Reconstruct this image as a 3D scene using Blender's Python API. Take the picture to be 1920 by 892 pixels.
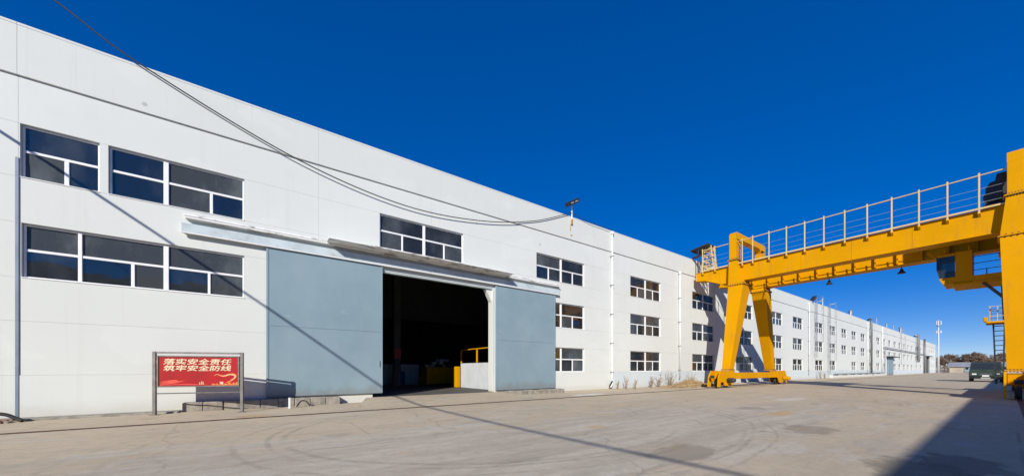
import bpy, math, random
from mathutils import Vector
R = math.radians
random.seed(7)
for o in list(bpy.data.objects):
    bpy.data.objects.remove(o)
S = bpy.context.scene
C = S.collection

# ------------------------------------------------------------------ camera, sky, sun, exposure
CAMH = 1.32
cam_d = bpy.data.cameras.new('camera')
cam = bpy.data.objects.new('camera', cam_d)
C.objects.link(cam)
cam.location = (0, -15, CAMH)
cam.rotation_euler = (R(90), 0, -math.atan2(652, 925))
cam_d.sensor_width = 36
cam_d.lens = 652 / 1920 * 36
cam_d.shift_y = 246 / 1920
cam_d.clip_start = 0.1
cam_d.clip_end = 6000
S.camera = cam

SUN = Vector((1.1, 1.0, -0.76)).normalized()          # direction the light travels
elev = math.asin(-SUN.z)
sd = bpy.data.lights.new('sun', 'SUN')
sd.energy = 5.0
sd.angle = R(0.4)
sd.color = (1.0, 0.945, 0.845)
so = bpy.data.objects.new('sun', sd)
C.objects.link(so)
so.rotation_euler = SUN.to_track_quat('-Z', 'Y').to_euler()
so.location = (-30, -40, 40)

W = bpy.data.worlds.new('World')
S.world = W
W.use_nodes = True
wn = W.node_tree
for n in list(wn.nodes):
    wn.nodes.remove(n)
sky = wn.nodes.new('ShaderNodeTexSky')
sky.sky_type = 'NISHITA'
sky.sun_disc = False
sky.sun_elevation = elev
sky.sun_rotation = math.atan2(-SUN.x, -SUN.y)          # azimuth of the sun measured from +Y
sky.altitude = 3000
sky.air_density = 0.9
sky.dust_density = 0.0
sky.ozone_density = 5.0
hs = wn.nodes.new('ShaderNodeHueSaturation')
hs.inputs['Hue'].default_value = 0.522
hs.inputs['Saturation'].default_value = 1.75
hs.inputs['Value'].default_value = 1.6
gm = wn.nodes.new('ShaderNodeGamma')                   # evens the sky out towards the photograph's flat deep blue
gm.inputs['Gamma'].default_value = 0.58
bg = wn.nodes.new('ShaderNodeBackground')
bg.inputs['Strength'].default_value = 0.14
wo = wn.nodes.new('ShaderNodeOutputWorld')
wn.links.new(sky.outputs[0], gm.inputs['Color'])
wn.links.new(gm.outputs[0], hs.inputs['Color'])
wn.links.new(hs.outputs[0], bg.inputs['Color'])
wn.links.new(bg.outputs[0], wo.inputs['Surface'])
S.view_settings.view_transform = 'Standard'
S.view_settings.look = 'None'
S.view_settings.gamma = 1
S.view_settings.exposure = 0.1
S.view_settings.use_curve_mapping = False
S.render.engine = 'CYCLES'
S.cycles.max_bounces = 5
S.cycles.diffuse_bounces = 3
S.cycles.glossy_bounces = 3
S.cycles.transparent_max_bounces = 12
S.cycles.use_denoising = True
S.cycles.caustics_reflective = False
S.cycles.caustics_refractive = False

# ------------------------------------------------------------------ materials
class NT:
    def __init__(s, name):
        s.m = bpy.data.materials.new(name)
        s.m.use_nodes = True
        s.t = s.m.node_tree
        s.p = s.t.nodes['Principled BSDF']
        s.out = s.t.nodes['Material Output']
    def n(s, kind, **kw):
        x = s.t.nodes.new('ShaderNode' + kind)
        for k, v in kw.items():
            setattr(x, k, v)
        return x
    def l(s, a, b):
        s.t.links.new(a, b)
    def val(s, sock, v):
        if hasattr(v, 'is_output') or isinstance(v, bpy.types.NodeSocket):
            s.l(v, sock)
        else:
            sock.default_value = v
    def math(s, op, a, b=0.0, c=0.0, clamp=False):
        x = s.n('Math', operation=op, use_clamp=clamp)
        s.val(x.inputs[0], a); s.val(x.inputs[1], b)
        if op in ('MULTIPLY_ADD', 'COMPARE', 'SMOOTH_MIN'):
            s.val(x.inputs[2], c)
        return x.outputs[0]
    def pos(s):
        if not hasattr(s, '_pos'):
            s._pos = s.n('NewGeometry').outputs['Position']
        return s._pos
    def objc(s):
        if not hasattr(s, '_oc'):
            s._oc = s.n('TexCoord').outputs['Object']
        return s._oc
    def xyz(s):
        if not hasattr(s, '_xyz'):
            q = s.n('SeparateXYZ'); s.l(s.pos(), q.inputs[0]); s._xyz = q.outputs
        return s._xyz
    def noise(s, scale, detail=4, rough=0.55, stretch=(1, 1, 1), vec=None, off=(0, 0, 0)):
        mp = s.n('Mapping')
        mp.inputs['Scale'].default_value = stretch
        mp.inputs['Location'].default_value = off
        s.l(vec if vec is not None else s.pos(), mp.inputs['Vector'])
        x = s.n('TexNoise')
        x.inputs['Scale'].default_value = scale
        x.inputs['Detail'].default_value = detail
        x.inputs['Roughness'].default_value = rough
        s.l(mp.outputs[0], x.inputs['Vector'])
        return x.outputs['Fac']
    def ramp(s, f, a, b, lo=0.0, hi=1.0):
        x = s.n('MapRange', interpolation_type='SMOOTHSTEP')
        s.val(x.inputs['Value'], f)
        x.inputs['From Min'].default_value = a
        x.inputs['From Max'].default_value = b
        x.inputs['To Min'].default_value = lo
        x.inputs['To Max'].default_value = hi
        return x.outputs[0]
    def mix(s, f, a, b, mode='MIX'):
        x = s.n('Mix', data_type='RGBA', blend_type=mode)
        s.val(x.inputs[0], f)
        for i, c in ((6, a), (7, b)):
            if isinstance(c, (tuple, list)):
                x.inputs[i].default_value = (*c[:3], 1)
            else:
                s.l(c, x.inputs[i])
        return x.outputs[2]
    def base(s, c):
        if isinstance(c, (tuple, list)):
            s.p.inputs['Base Color'].default_value = (*c[:3], 1)
        else:
            s.l(c, s.p.inputs['Base Color'])
    def set(s, rough=None, metal=None, spec=None):
        if rough is not None: s.val(s.p.inputs['Roughness'], rough)
        if metal is not None: s.val(s.p.inputs['Metallic'], metal)
        if spec is not None: s.val(s.p.inputs['Specular IOR Level'], spec)
    def bump(s, h, strength=0.3, dist=0.01):
        b = s.n('Bump')
        b.inputs['Strength'].default_value = strength
        b.inputs['Distance'].default_value = dist
        s.l(h, b.inputs['Height'])
        s.l(b.outputs[0], s.p.inputs['Normal'])

M = {}
def simple(name, col, rough=0.6, metal=0.0, var=0.12, scale=3.0, dirt=None, dirt_amt=0.25, bump=0.0):
    t = NT(name)
    f = t.noise(scale, 5, 0.6)
    lo = tuple(max(0, c * (1 - var)) for c in col)
    hi = tuple(min(1, c * (1 + var)) for c in col)
    c = t.mix(t.ramp(f, 0.3, 0.7), lo, hi)
    if dirt:
        g = t.noise(scale * 2.3, 6, 0.65, off=(5, 3, 9))
        c = t.mix(t.ramp(g, 0.56, 0.72, 0, dirt_amt), c, dirt)
    t.base(c)
    t.set(rough, metal)
    if bump:
        t.bump(t.noise(scale * 12, 4), bump, 0.01)
    M[name] = t.m
    return t.m

def wall_mat(name, col, lower=None):
    t = NT(name)
    big = t.noise(0.16, 4, 0.55)
    mid = t.noise(1.3, 5, 0.6, off=(4, 2, 1))
    streak = t.noise(1.0, 4, 0.6, stretch=(2.6, 1, 0.09), off=(1.7, 0, 0))
    c = t.mix(t.ramp(big, 0.32, 0.7), tuple(v * 0.955 for v in col), col)
    c = t.mix(t.ramp(mid, 0.5, 0.78, 0, 0.12), c, (0.55, 0.55, 0.53))
    c = t.mix(t.ramp(streak, 0.56, 0.75, 0, 0.16), c, (0.50, 0.49, 0.46))
    drip = t.noise(2.4, 5, 0.7, stretch=(2.2, 1, 0.05), off=(8, 0, 3))
    c = t.mix(t.ramp(drip, 0.60, 0.72, 0, 0.20), c, (0.42, 0.40, 0.36))
    tp = t.noise(0.35, 2, 0.5, stretch=(1, 1, 1.6), off=(30, 0, 12))
    c = t.mix(t.ramp(tp, 0.60, 0.62, 0, 0.22), c, tuple(min(1, v * 1.08) for v in col))
    # small pock marks and chips
    v = t.n('TexVoronoi'); v.inputs['Scale'].default_value = 0.55
    t.l(t.pos(), v.inputs['Vector'])
    dots = t.math('LESS_THAN', v.outputs['Distance'], 0.035)
    c = t.mix(t.math('MULTIPLY', dots, 0.45), c, (0.25, 0.23, 0.2))
    # splash dirt low on the wall, broken up by noise
    z = t.xyz()[2]
    low = t.ramp(t.math('ADD', z, t.math('MULTIPLY', mid, 0.5)), 0.32, 0.75, 0.35, 0.0)
    c = t.mix(low, c, (0.46, 0.41, 0.34))
    t.base(c)
    t.set(0.85, 0, 0.25)
    t.bump(t.noise(9, 6, 0.65), 0.25, 0.006)
    M[name] = t.m
wall_mat('white_render', (0.665, 0.692, 0.662))
wall_mat('plinth_paint', (0.585, 0.645, 0.665))
wall_mat('parapet_render', (0.645, 0.668, 0.632))

def worn_ledge():
    t = NT('worn_ledge')
    f = t.noise(2.2, 6, 0.7, stretch=(0.7, 2, 3))
    c = t.mix(t.ramp(f, 0.52, 0.60), (0.80, 0.80, 0.78), (0.33, 0.31, 0.28))
    t.base(c); t.set(0.9)
    t.bump(f, 0.5, 0.02)
    M['worn_ledge'] = t.m
worn_ledge()

def door_paint():
    t = NT('door_paint')
    a = t.noise(0.5, 5, 0.6)
    b = t.noise(1.6, 5, 0.65, stretch=(1, 1, 0.35), off=(3, 3, 3))
    c = t.mix(t.ramp(a, 0.3, 0.7), (0.205, 0.295, 0.345), (0.24, 0.335, 0.385))
    c = t.mix(t.ramp(b, 0.5, 0.75, 0, 0.3), c, (0.27, 0.34, 0.365))
    c = t.mix(t.ramp(t.noise(3.5, 6, 0.7, stretch=(1, 1, 0.12)), 0.64, 0.74, 0, 0.35), c, (0.27, 0.25, 0.22))
    z = t.xyz()[2]
    ft = t.ramp(t.math('ADD', z, t.math('MULTIPLY', t.noise(1.8, 5, 0.65), -1.1)), -0.25, 0.25, 0.5, 0.0)
    c = t.mix(ft, c, (0.19, 0.175, 0.15))
    sc = t.noise(1.2, 7, 0.72, stretch=(0.5, 1, 2.5), off=(2, 9, 4))
    c = t.mix(t.ramp(sc, 0.66, 0.70, 0, 0.45), c, (0.33, 0.40, 0.43))
    t.base(c); t.set(t.ramp(b, 0.3, 0.7, 0.42, 0.62))
    t.bump(t.noise(0.7, 3), 0.35, 0.04)
    M['door_paint'] = t.m
door_paint()

def crane_paint(name, col, dirtamt=0.35):
    t = NT(name)
    a = t.noise(0.6, 4)
    c = t.mix(t.ramp(a, 0.3, 0.7), tuple(v * 0.90 for v in col), col)
    st = t.noise(2.2, 5, 0.62, stretch=(1.5, 1.5, 0.16))
    c = t.mix(t.ramp(st, 0.52, 0.76, 0, dirtamt), c, (0.42, 0.19, 0.03))
    ru = t.noise(7, 6, 0.7)
    c = t.mix(t.ramp(ru, 0.68, 0.76, 0, 0.6), c, (0.13, 0.06, 0.03))
    t.base(c); t.set(t.ramp(ru, 0.4, 0.8, 0.55, 0.7), 0, 0.05)
    t.bump(t.noise(1.1, 3), 0.12, 0.02)
    M[name] = t.m
crane_paint('crane_yellow', (0.66, 0.305, 0.0005), 0.5)
crane_paint('pale_rail_yellow', (0.68, 0.50, 0.22), 0.2)

def glass(name, tint, cap, dust_sheen_lo, dust_sheen_hi, off):
    t = NT(name)
    t.t.nodes.remove(t.p)
    tr = t.n('BsdfTransparent'); tr.inputs[0].default_value = (*tint, 1)
    gl = t.n('BsdfGlossy'); gl.inputs['Roughness'].default_value = 0.03
    gl.inputs['Color'].default_value = (0.88, 0.82, 0.74, 1)
    b = t.n('Bump'); b.inputs['Strength'].default_value = 0.10; b.inputs['Distance'].default_value = 0.05
    t.l(t.noise(1.3, 2, off=(off, 0, 0)), b.inputs['Height']); t.l(b.outputs[0], gl.inputs['Normal'])
    di = t.n('BsdfDiffuse'); di.inputs[0].default_value = (0.17, 0.19, 0.205, 1)  # bluish dust film; pale sky reflection is put into its colour too
    fr = t.n('Fresnel'); fr.inputs[0].default_value = 1.5
    m1 = t.n('MixShader')
    t.l(t.math('MINIMUM', t.math('MULTIPLY_ADD', fr.outputs[0], 0.6 * cap / .15, 0.04 * cap / .15), cap), m1.inputs[0])
    t.l(tr.outputs[0], m1.inputs[1]); t.l(gl.outputs[0], m1.inputs[2])
    m2 = t.n('MixShader')
    t.l(t.ramp(t.noise(0.8, 6, 0.65, stretch=(1, 1, 0.6), off=(off, 2, 0)), 0.42, 0.78, dust_sheen_lo, dust_sheen_hi), m2.inputs[0])
    t.l(m1.outputs[0], m2.inputs[1]); t.l(di.outputs[0], m2.inputs[2])
    t.l(m2.outputs[0], t.out.inputs[0])
    M[name] = t.m
glass('window_glass', (0.26, 0.29, 0.29), 0.15, 0.10, 0.42, 0)
glass('window_glass_dust_sheen', (0.20, 0.22, 0.22), 0.12, 0.28, 0.75, 5)
glass('window_glass_bright', (0.18, 0.20, 0.22), 0.38, 0.05, 0.25, 9)
simple('window_white', (0.82, 0.83, 0.83), 0.4, 0, 0.04, 2, (0.45, 0.43, 0.4), 0.2)
simple('track_pale', (0.50, 0.575, 0.60), 0.55, 0, 0.12, 1.5, (0.30, 0.26, 0.21), 0.55)
simple('joint_steel', (0.20, 0.24, 0.31), 0.5, 0.2, 0.1, 2)
simple('pipe_white', (0.80, 0.81, 0.81), 0.45, 0, 0.05, 2, (0.4, 0.38, 0.34), 0.3)
simple('dark_steel', (0.045, 0.045, 0.05), 0.5, 0.4, 0.2, 4)
simple('galvanised', (0.42, 0.43, 0.44), 0.45, 0.7, 0.12, 5)
simple('sign_steel', (0.20, 0.19, 0.18), 0.45, 0.55, 0.2, 6, (0.12, 0.08, 0.05), 0.4)
simple('black_rubber', (0.018, 0.018, 0.018), 0.7, 0, 0.2, 5)
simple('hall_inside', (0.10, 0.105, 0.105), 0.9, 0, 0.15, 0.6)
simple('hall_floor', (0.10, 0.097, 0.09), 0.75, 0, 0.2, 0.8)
simple('roof_felt', (0.10, 0.10, 0.10), 0.9)
simple('concrete_rough', (0.28, 0.255, 0.215), 0.95, 0, 0.3, 4.5, (0.14, 0.12, 0.1), 0.6, 0.8)
simple('rusty_rail', (0.10, 0.065, 0.05), 0.7, 0.4, 0.3, 6)
simple('corrugated_white', (0.42, 0.445, 0.46), 0.5, 0, 0.08, 1.5)
simple('straw', (0.37, 0.26, 0.135), 0.9, 0, 0.35, 9)
simple('weed_grey', (0.25, 0.175, 0.105), 0.9, 0, 0.3, 9)
simple('bark', (0.15, 0.115, 0.09), 0.95, 0, 0.25, 0.3)
simple('twig', (0.235, 0.160, 0.110), 0.95, 0, 0.3, 0.2)
simple('car_green', (0.040, 0.062, 0.048), 0.32, 0.1, 0.1, 1.5)
simple('car_black', (0.02, 0.021, 0.023), 0.3, 0.1, 0.1, 1.5)
simple('car_glass', (0.025, 0.03, 0.038), 0.08, 0, 0.1, 1)
simple('lamp_white', (0.85, 0.85, 0.83), 0.3, 0, 0.03, 2)
simple('sign_red', (0.36, 0.002, 0.005), 0.35, 0, 0.12, 1.6)
simple('sign_cream', (0.74, 0.60, 0.40), 0.5, 0, 0.03, 3)
simple('sign_orange', (0.85, 0.26, 0.05), 0.5, 0, 0.25, 5)
simple('sign_bright_red', (0.85, 0.10, 0.06), 0.5, 0, 0.2, 5)
simple('sign_blue', (0.05, 0.2, 0.4), 0.5)
simple('brick_red', (0.30, 0.15, 0.10), 0.9, 0, 0.3, 8)
simple('blue_plastic', (0.03, 0.09, 0.28), 0.5)
simple('red_paint', (0.5, 0.03, 0.03), 0.5)
simple('shed_wall', (0.44, 0.37, 0.28), 0.9, 0, 0.15, 0.4)
simple('shed_roof', (0.35, 0.37, 0.38), 0.6, 0.2, 0.15, 0.4)
simple('mast_white', (0.55, 0.57, 0.59), 0.5, 0, 0.05, 1)
simple('cable_black', (0.02, 0.02, 0.022), 0.6)
simple('rust_stain', (0.50, 0.26, 0.07), 0.9, 0, 0.4, 9)
simple('junk_mix', (0.45, 0.44, 0.42), 0.8, 0, 0.5, 6)

def ground_mat():
    t = NT('yard_concrete')
    x, y, z = t.xyz()
    big = t.noise(0.10, 5, 0.6)
    mid = t.noise(0.55, 6, 0.62, stretch=(0.55, 1.2, 1), off=(3, 1, 0))
    fine = t.noise(5, 7, 0.7)
    swp = t.noise(1.1, 6, 0.65, stretch=(0.22, 1.7, 1), off=(7, 2, 0))
    c = t.mix(t.ramp(big, 0.35, 0.65), (0.485, 0.398, 0.278), (0.545, 0.452, 0.322))
    c = t.mix(t.ramp(mid, 0.45, 0.72, 0, 0.5), c, (0.405, 0.345, 0.258))
    c = t.mix(t.ramp(swp, 0.50, 0.72, 0, 0.45), c, (0.575, 0.500, 0.385))
    # grey cement-washed area in the turning circle
    ex = t.math('DIVIDE', t.math('SUBTRACT', x, 5.6), 10.5)
    ey = t.math('DIVIDE', t.math('ADD', t.math('ADD', y, 10.0), t.math('MULTIPLY', t.math('SUBTRACT', x, 5.6), 0.10)), 2.7)
    e = t.math('ADD', t.math('MULTIPLY', ex, ex), t.math('MULTIPLY', ey, ey))
    edge = t.math('ADD', e, t.math('MULTIPLY', t.math('SUBTRACT', t.noise(0.75, 6, 0.62, stretch=(0.5, 1.1, 1), off=(9, 4, 0)), 0.5), 5.2))
    zone = t.ramp(edge, 0.65, 1.15, 0.62, 0.0)
    gcol = t.mix(t.ramp(swp, 0.36, 0.64), (0.395, 0.362, 0.298), (0.548, 0.508, 0.425))
    c = t.mix(zone, c, gcol)
    # thin worn patches elsewhere
    pat = t.ramp(t.noise(0.33, 6, 0.66, stretch=(0.7, 1.4, 1), off=(20, 8, 0)), 0.60, 0.64, 0, 0.55)
    c = t.mix(pat, c, (0.405, 0.375, 0.310))
    pat2 = t.ramp(t.noise(0.6, 7, 0.7, off=(2, 28, 0)), 0.64, 0.67, 0, 0.5)
    c = t.mix(pat2, c, (0.215, 0.186, 0.141))
    for off, st, lo, hi, amt, col in ((31, (0.35, 1.3, 1), 0.57, 0.60, 0.45, (0.525, 0.495, 0.425)), (47, (0.8, 1.5, 1), 0.60, 0.63, 0.40, (0.320, 0.295, 0.245)), (63, (0.5, 2.2, 1), 0.58, 0.66, 0.35, (0.345, 0.312, 0.250))):
        k = t.ramp(t.noise(0.8, 8, 0.68, stretch=st, off=(off, off * .7, 0)), lo, hi, 0, amt)
        c = t.mix(k, c, col)
    # tyre sweeps
    def arc(cx, cy, rx, ry, w, amt, off):
        dx = t.math('DIVIDE', t.math('SUBTRACT', x, cx), rx)
        dy = t.math('DIVIDE', t.math('SUBTRACT', y, cy), ry)
        d = t.math('SQRT', t.math('ADD', t.math('MULTIPLY', dx, dx), t.math('MULTIPLY', dy, dy)))
        d = t.math('ADD', d, t.math('MULTIPLY', t.math('SUBTRACT', t.noise(0.5, 2, off=(off, 0, 0)), 0.5), 0.05))
        b = t.ramp(t.math('ABSOLUTE', t.math('SUBTRACT', d, 1.0)), 0.3 * w, w, 1, 0)
        br = t.math('MULTIPLY', t.ramp(t.noise(0.35, 4, 0.6, off=(off, off, 0)), 0.38, 0.60, 0, amt * 0.8), t.ramp(t.noise(3.0, 5, 0.7, off=(off, 0, 0)), 0.35, 0.6, 0.25, 1))
        return t.math('MULTIPLY', b, br)
    for a in ((5.0, -7.4, 4.75, 3.95, 0.018, 0.6, 3.0), (5.0, -7.4, 5.0, 4.12, 0.014, 0.6, 4.0), (5.0, -7.4, 5.5, 4.45, 0.012, 0.5, 5.0), (5.2, -7.4, 6.8, 4.95, 0.012, 0.6, 8.0),
              (5.2, -7.4, 7.1, 5.1, 0.010, 0.6, 9.0), (5.2, -7.4, 7.6, 5.45, 0.008, 0.5, 11.0), (40, -46, 44, 37.2, 0.0025, 0.5, 14.0), (40, -46, 44.5, 37.7, 0.002, 0.5, 15.0), (40, -46, 46, 39.4, 0.0025, 0.45, 17.0)):
        c = t.mix(arc(*a), c, (0.22, 0.195, 0.155))
    # cracks and slab seams
    v = t.n('TexVoronoi', feature='DISTANCE_TO_EDGE'); v.inputs['Scale'].default_value = 0.16
    wv = t.n('VectorMath', operation='ADD')
    nz = t.n('TexNoise'); nz.inputs['Scale'].default_value = 0.9; nz.inputs['Detail'].default_value = 5
    t.l(t.pos(), nz.inputs['Vector'])
    t.l(t.pos(), wv.inputs[0]); t.l(nz.outputs['Color'], wv.inputs[1])
    t.l(wv.outputs[0], v.inputs['Vector'])
    crack = t.math('MULTIPLY', t.ramp(v.outputs['Distance'], 0.0008, 0.0045, 1, 0), t.ramp(big, 0.40, 0.55, 0.05, 0.32))
    c = t.mix(crack, c, (0.10, 0.09, 0.08))
    for ax, per, off in ((x, 6.0, 1.3), (y, 4.2, 1.05)):
        q = t.math('ABSOLUTE', t.math('SUBTRACT', t.math('FRACT', t.math('DIVIDE', t.math('ADD', ax, off + 600.0), per)), 0.5))
        ln = t.ramp(t.math('MULTIPLY', q, per), 0.008, 0.03, 1, 0)
        c = t.mix(t.math('MULTIPLY', ln, t.ramp(t.noise(0.25, 4, 0.6, off=(off, 40, 0)), 0.45, 0.6, 0, 0.35)), c, (0.13, 0.115, 0.09))
    # oil stains
    for (cx, cy, r, amt) in ((7.0, -14.35, 0.55, 0.7), (7.9, -14.6, 0.5, 0.7), (9.8, -12.5, 0.45, 0.5), (5.4, -12.0, 0.5, 0.5), (13.5, -10.0, 0.4, 0.45)):
        dx = t.math('MULTIPLY', t.math('SUBTRACT', x, cx), 0.55); dy = t.math('SUBTRACT', y, cy)
        d = t.math('SQRT', t.math('ADD', t.math('MULTIPLY', dx, dx), t.math('MULTIPLY', dy, dy)))
        d = t.math('ADD', d, t.math('MULTIPLY', t.math('SUBTRACT', t.noise(2.2, 6, 0.65), 0.5), 0.9))
        c = t.mix(t.ramp(d, r * 0.7, r, amt, 0), c, (0.169, 0.146, 0.110))
    # spilt whitewash by the wall, ochre dust
    for (cx, cy, sx, r, col, amt) in ((13.8, -2.35, 0.22, 0.34, (0.75, 0.75, 0.73), 0.9), (19, -9.5, 0.3, 0.5, (0.62, 0.60, 0.56), 0.6),
                                      (12.6, -11.1, 0.35, 0.35, (0.562, 0.350, 0.118), 0.6), (6.2, -9.6, 0.5, 0.22, (0.562, 0.350, 0.133), 0.6), (-0.3, -2.7, 0.5, 0.3, (0.472, 0.272, 0.089), 0.6)):
        dx = t.math('MULTIPLY', t.math('SUBTRACT', x, cx), sx); dy = t.math('SUBTRACT', y, cy)
        d = t.math('SQRT', t.math('ADD', t.math('MULTIPLY', dx, dx), t.math('MULTIPLY', dy, dy)))
        d = t.math('ADD', d, t.math('MULTIPLY', t.math('SUBTRACT', t.noise(1.6, 6, 0.65, off=(cx, 0, 0)), 0.5), 0.6))
        c = t.mix(t.ramp(d, r * 0.6, r, amt, 0), c, col)
    # brushed streaks left by sweeping and by wheels
    br2 = t.noise(2.6, 7, 0.7, stretch=(0.3, 2.4, 1), off=(13, 5, 0))
    c = t.mix(t.ramp(br2, 0.54, 0.70, 0, 0.38), c, (0.285, 0.25, 0.195))
    c = t.mix(t.ramp(br2, 0.46, 0.32, 0, 0.30), c, (0.560, 0.525, 0.445))
    # grit
    c = t.mix(t.ramp(fine, 0.38, 0.72, 0.0, 0.42), c, (0.345, 0.290, 0.215))
    grit = t.noise(38, 3, 0.6)
    c = t.mix(t.ramp(grit, 0.58, 0.72, 0, 0.5), c, (0.17, 0.145, 0.11))
    t.base(c)
    t.set(0.93, 0, 0.2)
    t.bump(t.math('ADD', fine, t.math('MULTIPLY', grit, 0.6)), 0.35, 0.012)
    M['yard_concrete'] = t.m
ground_mat()

# ------------------------------------------------------------------ mesh helpers
class MB:
    def __init__(s):
        s.v = []; s.f = []
    def add(s, vs, fs):
        k = len(s.v)
        s.v += [tuple(p) for p in vs]
        s.f += [tuple(i + k for i in f) for f in fs]
        return s
    def hexa(s, p):      # p: 4 bottom (ccw from above), 4 top
        return s.add(p, [(3, 2, 1, 0), (4, 5, 6, 7), (0, 1, 5, 4), (1, 2, 6, 5), (2, 3, 7, 6), (3, 0, 4, 7)])
    def box(s, x0, x1, y0, y1, z0, z1, b=0.0):
        if b <= 0:
            return s.hexa([(x0, y0, z0), (x1, y0, z0), (x1, y1, z0), (x0, y1, z0), (x0, y0, z1), (x1, y0, z1), (x1, y1, z1), (x0, y1, z1)])
        b = min(b, (x1 - x0) * .45, (y1 - y0) * .45, (z1 - z0) * .45)
        vs = []; idx = {}
        X = (x0, x1); Y = (y0, y1); Z = (z0, z1)
        for i in (0, 1):
            for j in (0, 1):
                for k in (0, 1):
                    for a in range(3):
                        p = [X[i], Y[j], Z[k]]
                        for q, (lst, w) in enumerate(((X, i), (Y, j), (Z, k))):
                            if q != a:
                                p[q] += b if w == 0 else -b
                        idx[(i, j, k, a)] = len(vs); vs.append(p)
        fs = []
        for a in range(3):
            o = [q for q in range(3) if q != a]
            for w in (0, 1):
                quad = []
                for c in ((0, 0), (1, 0), (1, 1), (0, 1)):
                    t = [0, 0, 0]; t[a] = w; t[o[0]] = c[0]; t[o[1]] = c[1]
                    quad.append(idx[(*t, a)])
                flip = (w == 0) != (a == 1)
                fs.append(tuple(reversed(quad)) if flip else tuple(quad))
        for a in range(3):      # edges along axis a
            o = [q for q in range(3) if q != a]
            for c in ((0, 0), (1, 0), (1, 1), (0, 1)):
                def g(w, ax):
                    t = [0, 0, 0]; t[a] = w; t[o[0]] = c[0]; t[o[1]] = c[1]
                    return idx[(*t, ax)]
                fs.append((g(0, o[0]), g(1, o[0]), g(1, o[1]), g(0, o[1])))
        for i in (0, 1):
            for j in (0, 1):
                for k in (0, 1):
                    fs.append((idx[(i, j, k, 0)], idx[(i, j, k, 1)], idx[(i, j, k, 2)]))
        return s.add(vs, fs)
    def prism(s, poly, axis, a0, a1):     # poly: 2-d points in the two other axes, extruded along axis
        n = len(poly); vs = []
        for a in (a0, a1):
            for (p, q) in poly:
                t = [p, q]; t.insert(axis, a); vs.append(t)
        fs = [tuple(range(n - 1, -1, -1)), tuple(range(n, 2 * n))]
        fs += [(i, (i + 1) % n, n + (i + 1) % n, n + i) for i in range(n)]
        return s.add(vs, fs)
    def tube(s, p0, p1, r0, r1=None, n=6, caps=True):
        r1 = r0 if r1 is None else r1
        return s.path([p0, p1], [r0, r1], n, caps)
    def path(s, pts, r, n=6, caps=True):
        pts = [Vector(p) for p in pts]
        rs = r if isinstance(r, (list, tuple)) else [r] * len(pts)
        vs = []; fs = []
        d0 = (pts[1] - pts[0]).normalized()
        up = Vector((0, 0, 1)) if abs(d0.z) < 0.9 else Vector((1, 0, 0))
        for i, p in enumerate(pts):
            d = (pts[min(i + 1, len(pts) - 1)] - pts[max(i - 1, 0)]).normalized()
            a = d.cross(up)
            if a.length < 1e-4:
                a = d.cross(Vector((1, 0.2, 0)))
            a.normalize(); b = a.cross(d).normalized()
            for k in range(n):
                t = 2 * math.pi * (k + .5) / n
                vs.append(p + (a * math.cos(t) + b * math.sin(t)) * rs[i])
        for i in range(len(pts) - 1):
            for k in range(n):
                fs.append((i * n + k, i * n + (k + 1) % n, (i + 1) * n + (k + 1) % n, (i + 1) * n + k))
        if caps:
            fs.append(tuple(range(n - 1, -1, -1)))
            fs.append(tuple(range((len(pts) - 1) * n, len(pts) * n)))
        return s.add(vs, fs)
    def lathe(s, prof, n=12, o=(0, 0, 0)):   # profile (r, z)
        vs = []; fs = []
        for (r, z) in prof:
            for k in range(n):
                t = 2 * math.pi * k / n
                vs.append((o[0] + r * math.cos(t), o[1] + r * math.sin(t), o[2] + z))
        for i in range(len(prof) - 1):
            for k in range(n):
                fs.append((i * n + k, i * n + (k + 1) % n, (i + 1) * n + (k + 1) % n, (i + 1) * n + k))
        fs.append(tuple(range(n - 1, -1, -1))); fs.append(tuple(range((len(prof) - 1) * n, len(prof) * n)))
        return s.add(vs, fs)
    def mesh(s, name, mat, off=(0, 0, 0), smooth=False):
        me = bpy.data.meshes.new(name)
        me.from_pydata([(p[0] - off[0], p[1] - off[1], p[2] - off[2]) for p in s.v], [], s.f)
        me.materials.append(M[mat])
        import bmesh
        bm = bmesh.new(); bm.from_mesh(me)
        bmesh.ops.recalc_face_normals(bm, faces=bm.faces)
        bm.to_mesh(me); bm.free()
        if smooth:
            for p in me.polygons: p.use_smooth = True
        return me
    def build(s, name, mat, parent=None, local=False, smooth=False, **tags):
        off = (0, 0, 0)
        if parent is not None and not local:
            off = worldloc(parent)
        me = s.mesh(name, mat, off, smooth)
        return link(name, me, parent, **tags)

def worldloc(o):
    p = Vector((0, 0, 0))
    while o is not None:
        p += o.location; o = o.parent
    return p
def tagit(o, label=None, category=None, group=None, kind=None):
    for k, v in (('label', label), ('category', category), ('group', group), ('kind', kind)):
        if v: o[k] = v
    return o
def link(name, data, parent=None, loc=None, rotz=0, **tags):
    o = bpy.data.objects.new(name, data)
    C.objects.link(o)
    if parent is not None: o.parent = parent
    if loc is not None: o.location = loc
    if rotz: o.rotation_euler = (0, 0, rotz)
    return tagit(o, **tags)
def empty(name, loc, rotz=0, **tags):
    o = bpy.data.objects.new(name, None); C.objects.link(o)
    o.location = loc; o.rotation_euler = (0, 0, rotz)
    return tagit(o, **tags)
def copy_tree(o, parent=None):
    c = o.copy(); C.objects.link(c); c.parent = parent
    for ch in o.children: copy_tree(ch, c)
    return c
def cable(name, pts, r, mat='cable_black', parent=None, n=5, **tags):
    return MB().path(pts, r, n).build(name, mat, parent, smooth=True, **tags)
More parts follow.
